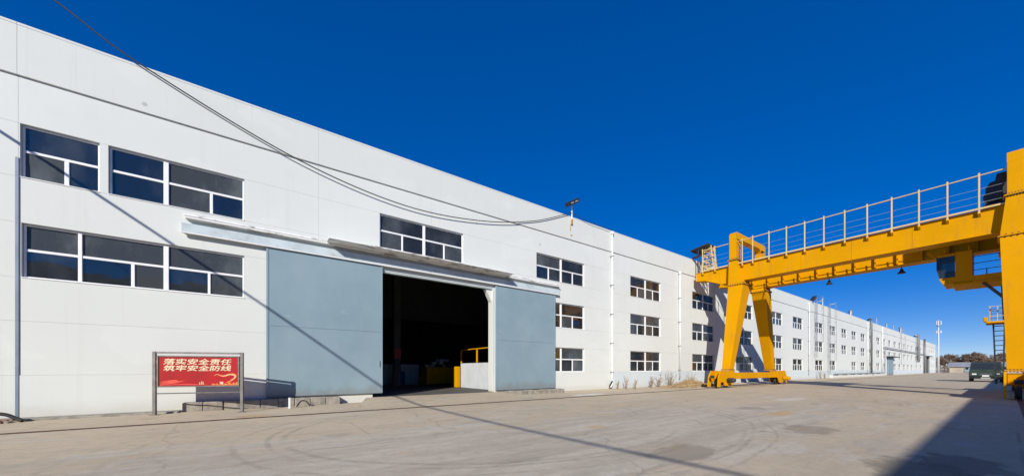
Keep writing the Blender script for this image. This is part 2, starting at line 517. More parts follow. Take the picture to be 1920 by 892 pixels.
def spline(pts, k=8):
    P = [Vector(p) for p in pts]; P = [2 * P[0] - P[1]] + P + [2 * P[-1] - P[-2]]
    out = []
    for i in range(1, len(P) - 2):
        for j in range(k):
            t = j / k
            a, b, c, d = P[i - 1], P[i], P[i + 1], P[i + 2]
            out.append(0.5 * ((2 * b) + (c - a) * t + (2 * a - 5 * b + 4 * c - d) * t * t + (3 * b - a - 3 * c + d) * t ** 3))
    out.append(P[-2])
    return out

# ------------------------------------------------------------------ ground
def ground():
    xs = [-3000, -600, -120, -40, 120, 400, 1000, 3000]
    ys = [-3000, -600, -120, -40, 40, 150, 600, 3000]
    m = MB()
    vs = [(x, y, 0) for y in ys for x in xs]
    n = len(xs)
    m.add(vs, [(j * n + i, j * n + i + 1, (j + 1) * n + i + 1, (j + 1) * n + i) for j in range(len(ys) - 1) for i in range(n - 1)])
    m.build('ground', 'yard_concrete', kind='structure')
    # raised apron strip along the foot of the wall
    a = MB()
    segs = [(-24, -2.2), (2.2, 3.3), (14.0, 206)]
    a.box(-24, -2.2, -0.55, 0.0, -0.05, 0.05, 0.02)
    a.build('pavement', 'concrete_rough', kind='structure')
    b = MB()
    xs2 = [14.0 + i * 4 for i in range(49)]
    for i in range(len(xs2) - 1):
        x0, x1 = xs2[i], xs2[i + 1]
        b.hexa([(x0, -0.75, -0.02), (x1, -0.75, -0.02), (x1, 0, -0.02), (x0, 0, -0.02), (x0, -0.75, 0.012), (x1, -0.75, 0.012), (x1, 0, 0.06), (x0, 0, 0.06)])
    b.build('pavement', 'yard_concrete', kind='structure')
    # ramp up to the hall floor
    r = MB()
    r.hexa([(2.4, -2.6, -0.03), (10.6, -2.6, -0.03), (9.62, -0.003, -0.03), (3.3, -0.003, -0.03),
            (2.4, -2.6, 0.004), (10.6, -2.6, 0.004), (9.62, -0.003, 0.175), (3.3, -0.003, 0.175)])
    r.build('ramp', 'yard_concrete', kind='structure')
ground()

# crane rails flush in the yard
def rail(y, label):
    m = MB()
    m.box(-24, 210, y - 0.10, y - 0.045, -0.03, 0.004)
    m.box(-24, 210, y - 0.035, y + 0.035, -0.03, 0.016, 0.006)
    o = m.build('crane_rail', 'rusty_rail', label=label, category='rail', group='crane rails')
rail(-3.2, 'rusty crane rail sunk in the yard nearest the white workshop')
rail(-15.32, 'rusty crane rail in the shadow under the right crane legs')

# ------------------------------------------------------------------ the workshop
ws = empty('workshop_building', (0, 0, 0), label='long white three-row-window workshop with a big blue sliding door', category='building')
XE = 205.4
T = 0.32
LV = [0.0, 1.17, 2.60, 3.75, 5.20, 6.40, 7.82, 9.06]
colsX = [(14.15, 3.82), (22.48, 3.70), (30.8, 3.75), (39.0, 3.8), (47.4, 3.65), (54.5, 3.6), (63.2, 3.55), (69.7, 3.3), (76.2, 3.1), (82.55, 3.2), (89.1, 3.3),
         (95.9, 3.2), (102.3, 3.2), (108.2, 3.0), (114.5, 2.9), (121.0, 3.3), (127.5, 3.1), (134.0, 3.1), (140.4, 3.1), (147.0, 3.3), (155.5, 3.2), (164.5, 3.2), (186.0, 3.0), (192.5, 3.0), (199.0, 3.0)]
op = {1: [], 2: [], 3: []}                    # row -> list of (x0, x1, kind)
op[1] += [(-5.33, -3.93, 'a'), (-3.76, -0.63, 'L1'), (3.84, 7.72, 'n')]
op[2] += [(-5.31, -0.63, 'L2')]
for k, w in ((-9.5, 3.8), (-16.5, 3.8)):
    for r in (1, 2): op[r].append((k - w / 2, k + w / 2, 'n'))
for cx, w in colsX:
    for r in (1, 2, 3):
        if r == 3 and cx in (76.2, 114.5): continue
        if cx == 14.15 and r != 1:
            op[r].append((cx - w / 2, cx + w / 2, 'n'))
        else:
            op[r].append((cx - w / 2, cx + w / 2, 'n'))
DOORS = [(3.55, 9.42), (173.2, 180.6)]
joints = [-24, -13.0, -5.36, 1.6, 10.3, 18.5]
cc = [c for c, w in colsX]
for i in range(1, len(cc) - 1):
    mid = (cc[i] + cc[i + 1]) / 2
    if cc[i] == 164.5: joints += [170.0, 182.5]
    else: joints.append(mid)
joints.append(XE)
bandrow = {1: 3, 3: 2, 5: 1}

def cut(x0, x1, holes):
    segs = [(x0, x1)]
    for h0, h1 in holes:
        out = []
        for a, b in segs:
            if h1 <= a or h0 >= b: out.append((a, b)); continue
            if h0 > a: out.append((a, h0))
            if h1 < b: out.append((h1, b))
        segs = out
    return [(a, b) for a, b in segs if b - a > 0.01]
G = 0.0015
for bi in range(7):
    z0, z1 = LV[bi], LV[bi + 1]
    holes = []
    if bi in bandrow: holes += [(a, b) for a, b, k in op[bandrow[bi]]]
    if bi <= 3: holes += DOORS
    nm = {0: 'plinth_panel'}.get(bi, 'pier' if bi in bandrow else 'wall_panel')
    for j in range(len(joints) - 1):
        for a, b in cut(joints[j], joints[j + 1], holes):
            la = a + (G if abs(a - joints[j]) < 1e-6 else 0); lb = b - (G if abs(b - joints[j + 1]) < 1e-6 else 0)
            parts = [(la, lb, z0)]
            if bi == 4:      # lintel over the gates
                parts = [(p, q, z0) for p, q in cut(la, lb, DOORS)]
                for d0, d1 in DOORS:
                    p, q = max(la, d0), min(lb, d1)
                    if q - p > 0.01: parts.append((p, q, 5.45))
            for p, q, zz in parts:
                mat = 'plinth_paint' if (bi == 0 and p > 13) else 'white_render'
                yo = 0.0 if bi != 0 else -0.012
                MB().box(p, q, yo, T, zz + (G if bi else -0.1), z1 - G, 0.0025).build(nm, mat, ws)
for j in range(len(joints) - 1):
    a, b = joints[j] + G, joints[j + 1] - G
    MB().box(a, b, -0.055, T, 9.06 + G, 10.36, 0.004).build('parapet_panel', 'parapet_render', ws)
    MB().box(a - G * .5, b + G * .5, -0.060, T + 0.04, 10.362, 10.43, 0.006).build('coping', 'parapet_render', ws)
# hall envelope
MB().box(-24.3, -24.0, 0, 26, -0.1, 10.3, 0.01).build('end_wall', 'white_render', ws)
MB().box(XE, XE + 0.3, 0, 26, -0.1, 10.3, 0.01).build('end_wall', 'white_render', ws)
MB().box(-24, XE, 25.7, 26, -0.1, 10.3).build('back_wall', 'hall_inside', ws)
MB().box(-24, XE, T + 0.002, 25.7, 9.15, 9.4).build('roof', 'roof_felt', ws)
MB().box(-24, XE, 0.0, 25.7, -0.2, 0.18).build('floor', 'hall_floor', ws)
# inner columns
colx = [-15, -5.4, 1.6, 10.3] + [j for j in joints if j > 11 and j < 205]
for x in colx[:14]:
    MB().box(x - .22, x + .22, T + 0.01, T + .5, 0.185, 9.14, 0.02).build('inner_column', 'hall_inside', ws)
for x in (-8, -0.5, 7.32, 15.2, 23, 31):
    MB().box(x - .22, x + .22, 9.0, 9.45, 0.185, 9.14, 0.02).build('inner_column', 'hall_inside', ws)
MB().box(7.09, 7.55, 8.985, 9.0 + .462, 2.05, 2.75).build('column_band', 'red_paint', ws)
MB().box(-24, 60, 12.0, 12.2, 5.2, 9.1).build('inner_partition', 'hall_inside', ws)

# windows -----------------------------------------------------------
wcache = {}
def window_parts(w, h, kind, fine=True):
    key = (round(w, 2), round(h, 2), kind, fine)
    if key in wcache: return wcache[key]
    f = 0.045
    y0, y1 = 0.075, 0.155
    fr = MB(); panes = []
    bv = 0.008 if fine else 0
    fr.box(0, f, y0, y1, 0, h, bv); fr.box(w - f, w, y0, y1, 0, h, bv)
    fr.box(f, w - f, y0, y1, 0, f, bv); fr.box(f, w - f, y0, y1, h - f, h, bv)
    tr = h * (0.52 if kind != 'b' else 0.56)
    if kind == 'n':
        mids = [w / 2]
        up = [(f, w / 2 - .06), (w / 2 + .06, w - f)]
        lo = []
        for a, b in up:
            m = (a + b) / 2; lo += [(a, m - .035), (m + .035, b)]
        fr.box(w / 2 - .06, w / 2 + .06, y0 - .012, y1, f, h - f, bv)
    elif kind in ('L1', 'L2'):
        if kind == 'L1': up = [(f, 1.13), (1.25, w - f)]; lo = [(f, 1.13), (1.25, 2.22), (2.30, w - f)]; mul = [(1.13, 1.25)]
        else: up = [(f, .95), (1.03, 2.68), (2.80, w - f)]; lo = [(f, .95), (1.03, 1.98), (2.06, 2.68), (2.80, 3.72), (3.79, w - f)]; mul = [(.95, 1.03), (2.68, 2.80)]
        for a, b in mul: fr.box(a, b, y0 - .012, y1, f, h - f, bv)
    else:
        up = [(f, w - f)]
        sp = {'a': 0.55, 'b': None, 'c': 0.60, 'd': 0.52}[kind]
        if sp:
            m = w * sp; lo = [(f, m - .045), (m + .045, w - f)]
        else: lo = [(f, w - f)]
    for a, b in up:
        fr.box(a, b, y0 + .004, y1, tr - .035, tr + .035, bv)
        panes.append((a, b, tr + .035, h - f))
    for i, (a, b) in enumerate(lo):
        panes.append((a, b, f, tr - .035))
        if i + 1 < len(lo):
            n0 = lo[i + 1][0]
            if not (kind == 'n' and i == 1) and not (kind[0] == 'L' and any(abs(b - q[0]) < .001 for q in mul)):
                fr.box(b, n0, y0 + .004, y1, f, tr - .035, bv)
    fm = fr.mesh('window', 'window_white')
    if fine:
        pm = []
        for i, (a, b, c, d) in enumerate(panes):
            p = MB().box(a, b, y0 + .035, y0 + .047, c, d)
            # each pane sits a hair out of true
            tl = random.uniform(-.004, .004); tv = random.uniform(-.004, .004)
            p.v = [(x, y + tl * (x - a) * 2 + tv * (z - c) * 2, z) for x, y, z in p.v]
            pm.append(p.mesh('pane', 'window_glass'))
    else:
        p = MB()
        for a, b, c, d in panes: p.box(a, b, y0 + .035, y0 + .047, c, d)
        pm = [p.mesh('pane', 'window_glass')]
    wcache[key] = (fm, pm)
    return wcache[key]
rowz = {1: (6.40, 7.82), 2: (3.75, 5.20), 3: (1.17, 2.60)}
for r, lst in op.items():
    z0, z1 = rowz[r]
    for a, b, kind in lst:
        if a < -6: continue
        fine = a < 66
        key_kind = kind
        fm, pm = window_parts(b - a - .012, z1 - z0 - .012, kind, fine)
        w = link('window', fm, ws, loc=(a + .006, 0, z0 + .006))
        for p in pm:
            po = link('pane', p, w)
            q = random.random()
            pick = ('window_glass_bright' if q < .5 else 'window_glass_dust_sheen') if a < 0 else ('window_glass_bright' if q < .12 else ('window_glass_dust_sheen' if q < .42 else None))
            if pick:
                po.material_slots[0].link = 'OBJECT'; po.material_slots[0].material = M[pick]
        # sill
        if a < 60:
            MB().box(a - .0, b + .0, -0.02, 0.074, z0 - 0.006, z0 + .018, .005).build('sill', 'window_white', w)
# outer windows left of the frame stay simple
for r in (1, 2):
    for a, b, kind in op[r]:
        if a < -6:
            fm, pm = window_parts(3.788, rowz[r][1] - rowz[r][0] - .012, 'n', False)
            w = link('window', fm, ws, loc=(a + .006, 0, rowz[r][0] + .006))
            for p in pm: link('pane', p, w)
# cross braces standing behind the glass of the second column
for (z0, z1), segs in (((6.4, 7.82), [((20.7, 7.7), (22.9, 6.4)), ((20.7, 6.45), (22.2, 7.3)), ((22.3, 7.3), (24.2, 6.4)), ((22.6, 7.0), (24.3, 7.65))]),
                       ((3.75, 5.2), [((23.2, 3.8), (24.3, 4.8)), ((23.5, 3.75), (24.35, 4.6))]),
                       ((1.17, 2.6), [((20.7, 1.7), (21.9, 2.55)), ((22.4, 2.55), (24.3, 1.35))])):
    for (xa, za), (xb, zb) in segs:
        MB().tube((xa, 0.42, za), (xb, 0.42, zb), 0.045, n=4).build('wind_brace', 'pipe_white', ws)
for (xa, za), (xb, zb) in ((((-4.55, 7.2)), (-3.95, 6.45)), ((-2.45, 7.05), (-0.7, 6.5)), ((-1.8, 7.35), (-0.65, 7.4))):
    MB().tube((xa, 0.45, za), (xb, 0.45, zb), 0.03, n=4).build('wind_brace', 'pipe_white', ws)

# joint strip, downpipes
MB().box(-5.405, -5.345, -0.024, -0.0125, 0.06, 6.9, 0.003).build('joint_strip', 'joint_steel', ws)
def downpipe(x, top, bot, r=0.055, elbow=True):
    pts = [(x, -0.13, top)] + [(x, -0.13, bot + .35)]
    if elbow: pts += [(x - .05, -0.15, bot + .2), (x - .3, -0.22, bot + .05)]
    o = MB().path(pts, r, 10).build('downpipe', 'pipe_white', ws, smooth=True)
    m = MB()
    z = bot + 1
    while z < top - .3:
        m.box(x - r - .02, x + r + .02, -0.13 - r - .01, -0.002, z, z + .05); z += 1.9
    m.build('pipe_clip', 'galvanised', o, kind='stuff')
    MB().box(x - .1, x + .1, -0.22, -0.05, top - .02, top + .16, .02).build('hopper', 'pipe_white', o)
downpipe(18.54, 10.2, 0.12); downpipe(26.79, 8.9, 0.25, elbow=False); downpipe(58.35, 9.9, 0.2, elbow=False)
downpipe(89.0 + 3.2, 9.9, 0.1, elbow=False); downpipe(105.7, 10.1, 0.1, 0.08, False)
MB().path([(18.52, -0.14, 0.55), (18.35, -0.17, 0.38), (18.12, -0.25, 0.24)], 0.05, 8).build('hose_end', 'black_rubber', ws, smooth=True)

# sliding gate
GY = -0.06
def leaf(x0, x1, z0, z1):
    o = MB().box(x0, x1, GY - .03, GY + .03, z0, z1, .012).build('sliding_door', 'door_paint', ws)
    zm = z0 + (z1 - z0) * .48
    m = MB()
    e = GY - .033
    m.box(x0 + .002, x0 + .07, e - .012, e, z0 + .02, z1 - .02, .004); m.box(x1 - .07, x1 - .002, e - .012, e, z0 + .02, z1 - .02, .004)
    m.box(x0 + .07, x1 - .07, e - .01, e, z0 + .02, z0 + .08, .004)
    m.build('edge_frame', 'door_paint', o)
    MB().box(x0 + .07, x1 - .07, e - .008, e + .001, zm - .018, zm + .018, .003).build('seam_strip', 'door_paint', o)
    return o
l1 = leaf(-0.02, 3.93, 0.33, 5.64)
l2 = leaf(9.50, 13.56, 0.24, 5.64)
MB().tube((3.78, GY - .08, 1.45), (3.78, GY - .08, 1.7), .014, n=6).build('handle', 'door_paint', l1)
MB().box(-2.2, 13.86, -0.14, -0.004, 5.655, 5.93, 0.012).build('door_track', 'track_pale', ws)
MB().box(-2.2, 13.86, -0.17, -0.10, 5.60, 5.648, 0.008).build('track_lip', 'pipe_white', ws)
MB().box(-2.1, 13.86, -0.20, -0.002, 6.07, 6.125, 0.01).build('ledge', 'worn_ledge', ws)
MB().box(1.85, 10.2, -0.72, -0.002, 6.128, 6.178, 0.012).build('canopy', 'worn_ledge', ws)
MB().box(-2.15, 13.9, -0.05, -0.002, 6.19, 6.25, 0.015).build('canopy_flashing', 'worn_ledge', ws)
MB().box(3.93, 9.5, 0.02, 0.20, 5.38, 5.455, 0.01).build('lintel_strip', 'track_pale', ws)
MB().box(9.37, 9.416, -0.03, 0.42, 0.19, 5.37, 0.006).build('jamb', 'parapet_render', ws)
MB().prism([(9.368, 5.37), (9.368, 4.75), (9.02, 5.37)], 1, 0.1, 0.36).build('haunch', 'parapet_render', ws)
# steps under the leaves
def stones(x0, x1, z1, y0, n):
    x = x0
    for i in range(n):
        w = (x1 - x0) / n
        d = random.uniform(-.03, .03)
        MB().box(x + .004, x + w - .004, y0 + d, -0.015, -0.05, z1 + random.uniform(-.02, .008), .02).build('step_stone', 'concrete_rough', ws)
        x += w
stones(-2.15, 2.3, 0.30, -0.32, 9)
stones(9.6, 13.95, 0.22, -0.42, 8)

# wall ladders, cables, ducts on the far part
def wall_ladder(x, z0, z1, hoop=True, w=0.42):
    o = MB()
    for s in (-1, 1): o.tube((x + s * w / 2, -0.28, z0), (x + s * w / 2, -0.28, z1), 0.024, n=4)
    lad = o.build('wall_ladder', 'galvanised', ws)
    m = MB(); z = z0 + .15
    while z < z1 - .2:
        m.tube((x - w / 2, -0.28, z), (x + w / 2, -0.28, z), 0.016, n=4); z += .3
    m.build('rungs', 'galvanised', lad, kind='stuff')
    if hoop:
        h = MB(); z = z0 + 2.2
        hoops = []
        while z < z1:
            pts = [(x + math.cos(t) * .36, -0.28 - .36 + math.sin(t) * -.36 + .02, z) for t in [math.pi * k / 8 for k in range(9)]]
            pts = [(x - w / 2, -.28, z)] + [(p[0], p[1], z) for p in reversed(pts)] + [(x + w / 2, -.28, z)]
            h.path(pts, .018, 4); z += .9
        for t in (.25, .5, .75):
            a = math.pi * t
            h.tube((x + math.cos(a) * .36, -.62 - math.sin(a) * .36, z0 + 2.2), (x + math.cos(a) * .36, -.62 - math.sin(a) * .36, z1), .014, n=4)
        h.build('safety_cage', 'galvanised', lad, kind='stuff')
    s = MB(); z = z0 + .5
    while z < z1:
        for q in (-1, 1): s.tube((x + q * w / 2, -.28, z), (x + q * w / 2, -.0, z), .015, n=4)
        z += 2.4
    s.build('standoffs', 'galvanised', lad, kind='stuff')
wall_ladder(60.9, 2.9, 11.1); wall_ladder(67.1, 0.5, 11.0)
wall_ladder(127.6, 2.5, 11.2); wall_ladder(153.0, 3.5, 11.3)
# gooseneck duct
MB().path([(94.3, -0.3, 0.1), (94.3, -.3, 10.2), (94.5, -.25, 10.9), (94.9, .1, 11.0), (95.2, .6, 10.6)], .15, 8).build('wall_duct', 'sign_steel', ws, smooth=True)
MB().path([(170.0, -0.3, 0.1), (170.0, -.3, 10.9)], .22, 8).build('wall_duct', 'sign_steel', ws, smooth=True)
MB().path([(155.2, -0.4, 3.4), (155.2, -.4, 10.3), (154.6, -.35, 11.3), (153.6, .1, 11.0)], .3, 8).build('wall_duct', 'galvanised', ws, smooth=True)
# low heating pipe and the string duct between the window rows
MB().path([(68.0, -.5, .62), (105.6, -.5, .62), (105.6, -.5, 6.0), (105.6, -.3, 6.0), (170, -.3, 6.0)], .10, 8).build('heating_pipe', 'galvanised', ws)
MB().box(68.0, 105.0, -.42, -.02, .0, .45, .02).build('pipe_plinth', 'white_render', ws)
for x in range(70, 105, 5):
    MB().box(x, x + .12, -.58, -.02, .45, .54).build('pipe_bracket', 'dark_steel', ws)
# second gate leaf and canopy, third gate posts
g2 = MB().box(111.5, 117.6, -.2, -.06, .1, 3.98, .01).build('sliding_door', 'door_paint', ws)
MB().box(110.6, 119.8, -1.0, -.02, 4.05, 4.2, .01).build('canopy', 'dark_steel', ws)
MB().box(172.4, 182.4, -1.0, -.02, 5.5, 5.66, .01).build('canopy', 'dark_steel', ws)
MB().box(180.6, 181.0, -.4, .3, .0, 5.5, .02).build('jamb', 'galvanised', ws)
MB().box(172.8, 173.2, -.4, .3, .0, 5.5, .02).build('jamb', 'galvanised', ws)
# chimneys on the roof
for x, y, h, r in ((88.3, 1.5, 12.0, .25), (141.6, 1.5, 12.5, .3), (119.9, 1.2, 12.0, .14), (48.2, .8, 11.0, .05)):
    MB().lathe([(r, 9.3), (r, h), (r * 1.5, h), (r * 1.5, h + .12), (.02, h + .3)], 10, (x, y, 0)).build('chimney', 'galvanised', ws, smooth=False)

# ------------------------------------------------------------------ things inside the gate
def inside():
    f = empty('barrier_fence', (10, 0.5, .18), label='white corrugated barrier fence with yellow top rail just inside the gate', category='fence')
    m = MB(); pr = []
    n = 132
    y0, y1 = 0.45, 4.75
    poly = []
    for i in range(n + 1):
        y = y0 + (y1 - y0) * i / n
        poly.append((10.0 + (0.025 if (i // 2) % 2 else -0.025), y))
    for i in range(n):
        a, b = poly[i], poly[i + 1]
        m.add([(a[0], a[1], .2), (b[0], b[1], .2), (b[0], b[1], 1.70), (a[0], a[1], 1.70), (a[0] + .02, a[1], .2), (b[0] + .02, b[1], .2), (b[0] + .02, b[1], 1.70), (a[0] + .02, a[1], 1.70)],
              [(0, 1, 2, 3), (7, 6, 5, 4), (3, 2, 6, 7)])
    m.build('corrugated_sheet', 'corrugated_white', f)
    for y in (0.6, 2.7, 4.7):
        MB().box(9.97, 10.05, y, y + .08, 1.72, 2.5, .01).build('post', 'crane_yellow', f)
    MB().tube((10, .5, 2.52), (10, 4.78, 2.52), .035, n=6).build('top_rail', 'crane_yellow', f)
    for dy in (4.82, 5.02, 5.22):
        MB().box(9.72, 9.98, dy, dy + .16, .19, 1.5, .02).build('end_post', 'crane_yellow', f)
    b = empty('parts_bin', (10.0, 8.2, .18), label='yellow steel parts bin standing in the dark gateway', category='bin')
    MB().box(9.0, 10.95, 8.0, 9.2, .3, 1.4, .03).build('body', 'crane_yellow', b)
    for x in (9.0, 9.45, 9.92, 10.4, 10.87):
        MB().box(x, x + .08, 7.93, 7.995, .25, 1.45, .01).build('rib', 'crane_yellow', b)
    MB().box(8.95, 11.0, 7.9, 9.25, 1.405, 1.48, .02).build('rim', 'crane_yellow', b)
    for x in (9.05, 10.7):
        MB().box(x, x + .2, 8.05, 9.15, .185, .29).build('foot', 'dark_steel', b)
    random.seed(3)
    for i in range(9):
        x, y = random.uniform(9.2, 10.6), random.uniform(8.15, 8.9)
        MB().box(x, x + .32, y, y + .25, 1.48 + .0 + (i % 3) * .2, 1.48 + (i % 3) * .2 + .19, .03).build('casting', 'junk_mix', None,
            label='pale metal castings heaped in the yellow parts bin', category='casting', group='castings in the parts bin')
    w = empty('partition_wall', (8, 11, .18), label='low white partition wall deep inside the gateway', category='wall')
    for i in range(4):
        MB().box(6.6 + i * .75, 7.33 + i * .75, 11.0, 11.12, .185, 1.7, .012).build('panel', 'white_render', w)
    MB().box(6.58, 9.62, 10.98, 11.14, 1.705, 1.76, .01).build('cap_rail', 'dark_steel', w)
    d = empty('waste_barrel', (7.9, 10.2, .18), label='blue plastic barrel in front of the low partition wall', category='barrel')
    MB().lathe([(.26, 0), (.3, .05), (.3, .3), (.32, .32), (.32, .36), (.3, .38), (.3, .62), (.32, .64), (.32, .68), (.3, .7), (.29, .9), (.24, .93)], 16, (7.9, 10.2, .185)).build('drum', 'blue_plastic', d, smooth=True)
    MB().lathe([(.25, .93), (.25, .97), (.05, .97)], 16, (7.9, 10.2, .187)).build('lid', 'blue_plastic', d)
inside()

# ------------------------------------------------------------------ notice board
def text_mesh(body, size, extr=0.004):
    cu = bpy.data.curves.new('text', 'FONT')
    cu.body = body; cu.size = size; cu.extrude = extr; cu.align_x = 'CENTER'; cu.align_y = 'CENTER'
    cu.shear = 0.16
    o = bpy.data.objects.new('text', cu); C.objects.link(o)
    bpy.context.view_layer.update()
    me = bpy.data.meshes.new_from_object(o.evaluated_get(bpy.context.evaluated_depsgraph_get()))
    bpy.data.objects.remove(o); bpy.data.curves.remove(cu)
    # heavier strokes: the outline laid over itself a few millimetres apart, each layer a hair deeper
    vs = [v.co.copy() for v in me.vertices]; fs = [tuple(p.vertices) for p in me.polygons]
    av, af = [], []
    for i, (dx, dz) in enumerate(((0, 0), (.0034, 0), (-.0034, 0), (0, .0034), (0, -.0034))):
        k = len(av)
        av += [(v.x + dx, v.y + dz, v.z * (1 - .06 * i)) for v in vs]; af += [tuple(q + k for q in f) for f in fs]
    out = bpy.data.meshes.new('lettering'); out.from_pydata(av, [], af)
    return out
def notice():
    L = Vector((-2.66, -0.80)); Rr = Vector((-0.63, -1.38))
    mid = (L + Rr) / 2; d = Rr - L
    wid = d.length; ang = math.atan2(d.y, d.x)
    n = empty('notice_board', (mid.x, mid.y, 0), ang, label='red safety notice board on two steel posts by the wall', category='sign')
    h = wid / 2
    for s in (-1, 1):
        MB().box(s * h - .04, s * h + .04, -.04, .04, -.05, 1.84, .008).build('post', 'sign_steel', n, local=True)
        MB().box(s * h - .10, s * h + .10, -.09, .09, -.02, .012, .004).build('foot_plate', 'sign_steel', n, local=True)
    MB().box(-h + .042, h - .042, -.03, .03, 1.785, 1.835, .006).build('top_bar', 'sign_steel', n, local=True)
    MB().tube((-h + .042, 0, .62), (h - .042, 0, .62), .018, n=8).build('lower_bar', 'sign_steel', n, local=True)
    f = MB()
    a, b, z0, z1 = -h + .06, h - .06, .80, 1.725
    f.box(a, a + .04, -.035, .035, z0, z1, .006); f.box(b - .04, b, -.035, .035, z0, z1, .006)
    f.box(a + .04, b - .04, -.035, .035, z0, z0 + .035, .006); f.box(a + .04, b - .04, -.035, .035, z1 - .035, z1, .006)
    f.build('frame', 'sign_steel', n, local=True)
    bo = MB().box(a + .041, b - .041, -.012, .02, z0 + .036, z1 - .036).build('board', 'sign_red', n, local=True)
    for z in (1.0, 1.5):
        for s in (-1, 1):
            MB().box(s * (h - .05) - .02, s * (h - .05) + .02, -.02, .02, z, z + .06).build('bracket', 'sign_steel', n, local=True)
    def put(me, name, x, z, mat, sx=1):
        me.materials.clear(); me.materials.append(M[mat])
        o = link(name, me, bo, loc=(x, -.0185, z)); o.rotation_euler = (R(90), 0, 0); o.scale = (sx, 1, 1)
    put(text_mesh('落实安全责任', .182), 'lettering', -.04, 1.535, 'sign_cream', 1.50)
    put(text_mesh('筑牢安全防线', .182), 'lettering', -.04, 1.345, 'sign_cream', 1.50)
    # ribbon heart
    def ribbon(pts, w, mat, y=-.0155):
        P = spline([(x, 0, z) for x, z in pts], 8); m = MB(); k = len(P)
        vs = []
        for i, p in enumerate(P):
            t = (P[min(i + 1, k - 1)] - P[max(i - 1, 0)]).normalized()
            nn = Vector((-t.z, 0, t.x)); ww = w * (0.25 + 0.75 * math.sin(math.pi * (i + .6) / (k + .2)))
            vs += [(p.x + nn.x * ww, y, p.z + nn.z * ww), (p.x - nn.x * ww, y, p.z - nn.z * ww)]
        m.add(vs, [(2 * i, 2 * i + 1, 2 * i + 3, 2 * i + 2) for i in range(k - 1)])
        m.build('ribbon_print', mat, bo, local=True)
    ribbon([(.36, 1.13), (.43, 1.17), (.53, 1.13), (.62, 1.12), (.74, 1.17), (.86, 1.17), (.90, 1.10), (.82, 1.0), (.66, .92)], .020, 'sign_orange')
    ribbon([(.56, 1.12), (.66, 1.145), (.78, 1.16), (.87, 1.13), (.86, 1.06), (.76, .985)], .010, 'sign_cream', -.0175)
    for q in range(5):
        ribbon([(-.93, .865 + q * .022), (-.75, .90 + q * .022), (-.55, .93 + q * .018), (-.35 - q * .05, .99 - q * .01)], .007, 'sign_bright_red', -.0145)
    ribbon([(-.93, .86), (-.5, .88), (-.1, .87), (.2, .86)], .008, 'sign_bright_red', -.0145)
    m = MB(); random.seed(5)
    x = .30
    while x < .93:
        w = random.uniform(.012, .03); hh = random.uniform(.015, .06) * (1.6 if x > .7 else 1)
        m.box(x, x + w, -.0145, -.0125, .842, .842 + hh); x += w + random.uniform(.003, .02)
    m.build('skyline_print', 'sign_orange', bo, local=True, kind='stuff')
    m = MB()
    for x, hh in ((-.0, .06), (.045, .085), (.08, .07)):
        m.box(x, x + .016, -.0145, -.0125, .87, .87 + hh); m.lathe([(.002, -.01), (.012, 0), (.002, .01)], 6, (x + .008, -.0135, .87 + hh + .012))
    m.box(.50, .58, -.0145, -.0125, .87, .93); m.box(.49, .59, -.0145, -.0125, .935, .945)
    m.build('figure_print', 'sign_cream', bo, local=True, kind='stuff')
notice()

# ------------------------------------------------------------------ small things at the wall foot
def small_things():
    p = empty('marker_stub', (0.62, -1.0, 0), label='short white stub post on the ground below the blue door', category='post')
    MB().box(.60, .66, -1.02, -.96, -.05, .34, .008).build('stub', 'pipe_white', p)
    MB().box(.59, .67, -1.03, -.95, .341, .36, .004).build('cap', 'pipe_white', p)
    cable('hose_loop', spline([(.85, -.75, .03), (1.0, -.6, .2), (1.15, -.6, .18), (1.25, -.75, .03)], 6), .022, 'black_rubber', label='short black hose loop beside the white stub post', category='hose')
    h = cable('drain_hose', spline([(-6.7, -.75, .20), (-5.8, -.75, .24), (-5.35, -.75, .22), (-5.12, -.78, .10), (-5.0, -.82, .03)], 6), .045, 'black_rubber',
              label='thick black hose bent over the rubble at the left corner', category='hose')
    random.seed(11)
    for i in range(16):
        x = random.uniform(-6.0, -5.14); y = random.uniform(-.9, -.62); z = random.uniform(.0, .18) * (-5.0 - x)
        s = random.uniform(.045, .09)
        m = MB().box(-s, s, -s * .7, s * .7, -s * .5, s * .5, s * .18)
        m.v = [tuple(c * random.uniform(.85, 1.12) for c in v) for v in m.v]
        o = m.build('broken_brick', 'brick_red' if i % 3 else 'concrete_rough', local=True,
                    label='broken brick in the small rubble heap at the left corner', category='brick', group='rubble at the wall foot')
        o.location = (x, y, max(s * .5 - .01, min(z, .2))); o.rotation_euler = (random.uniform(-.4, .4), random.uniform(-.4, .4), random.uniform(0, 3))
small_things()

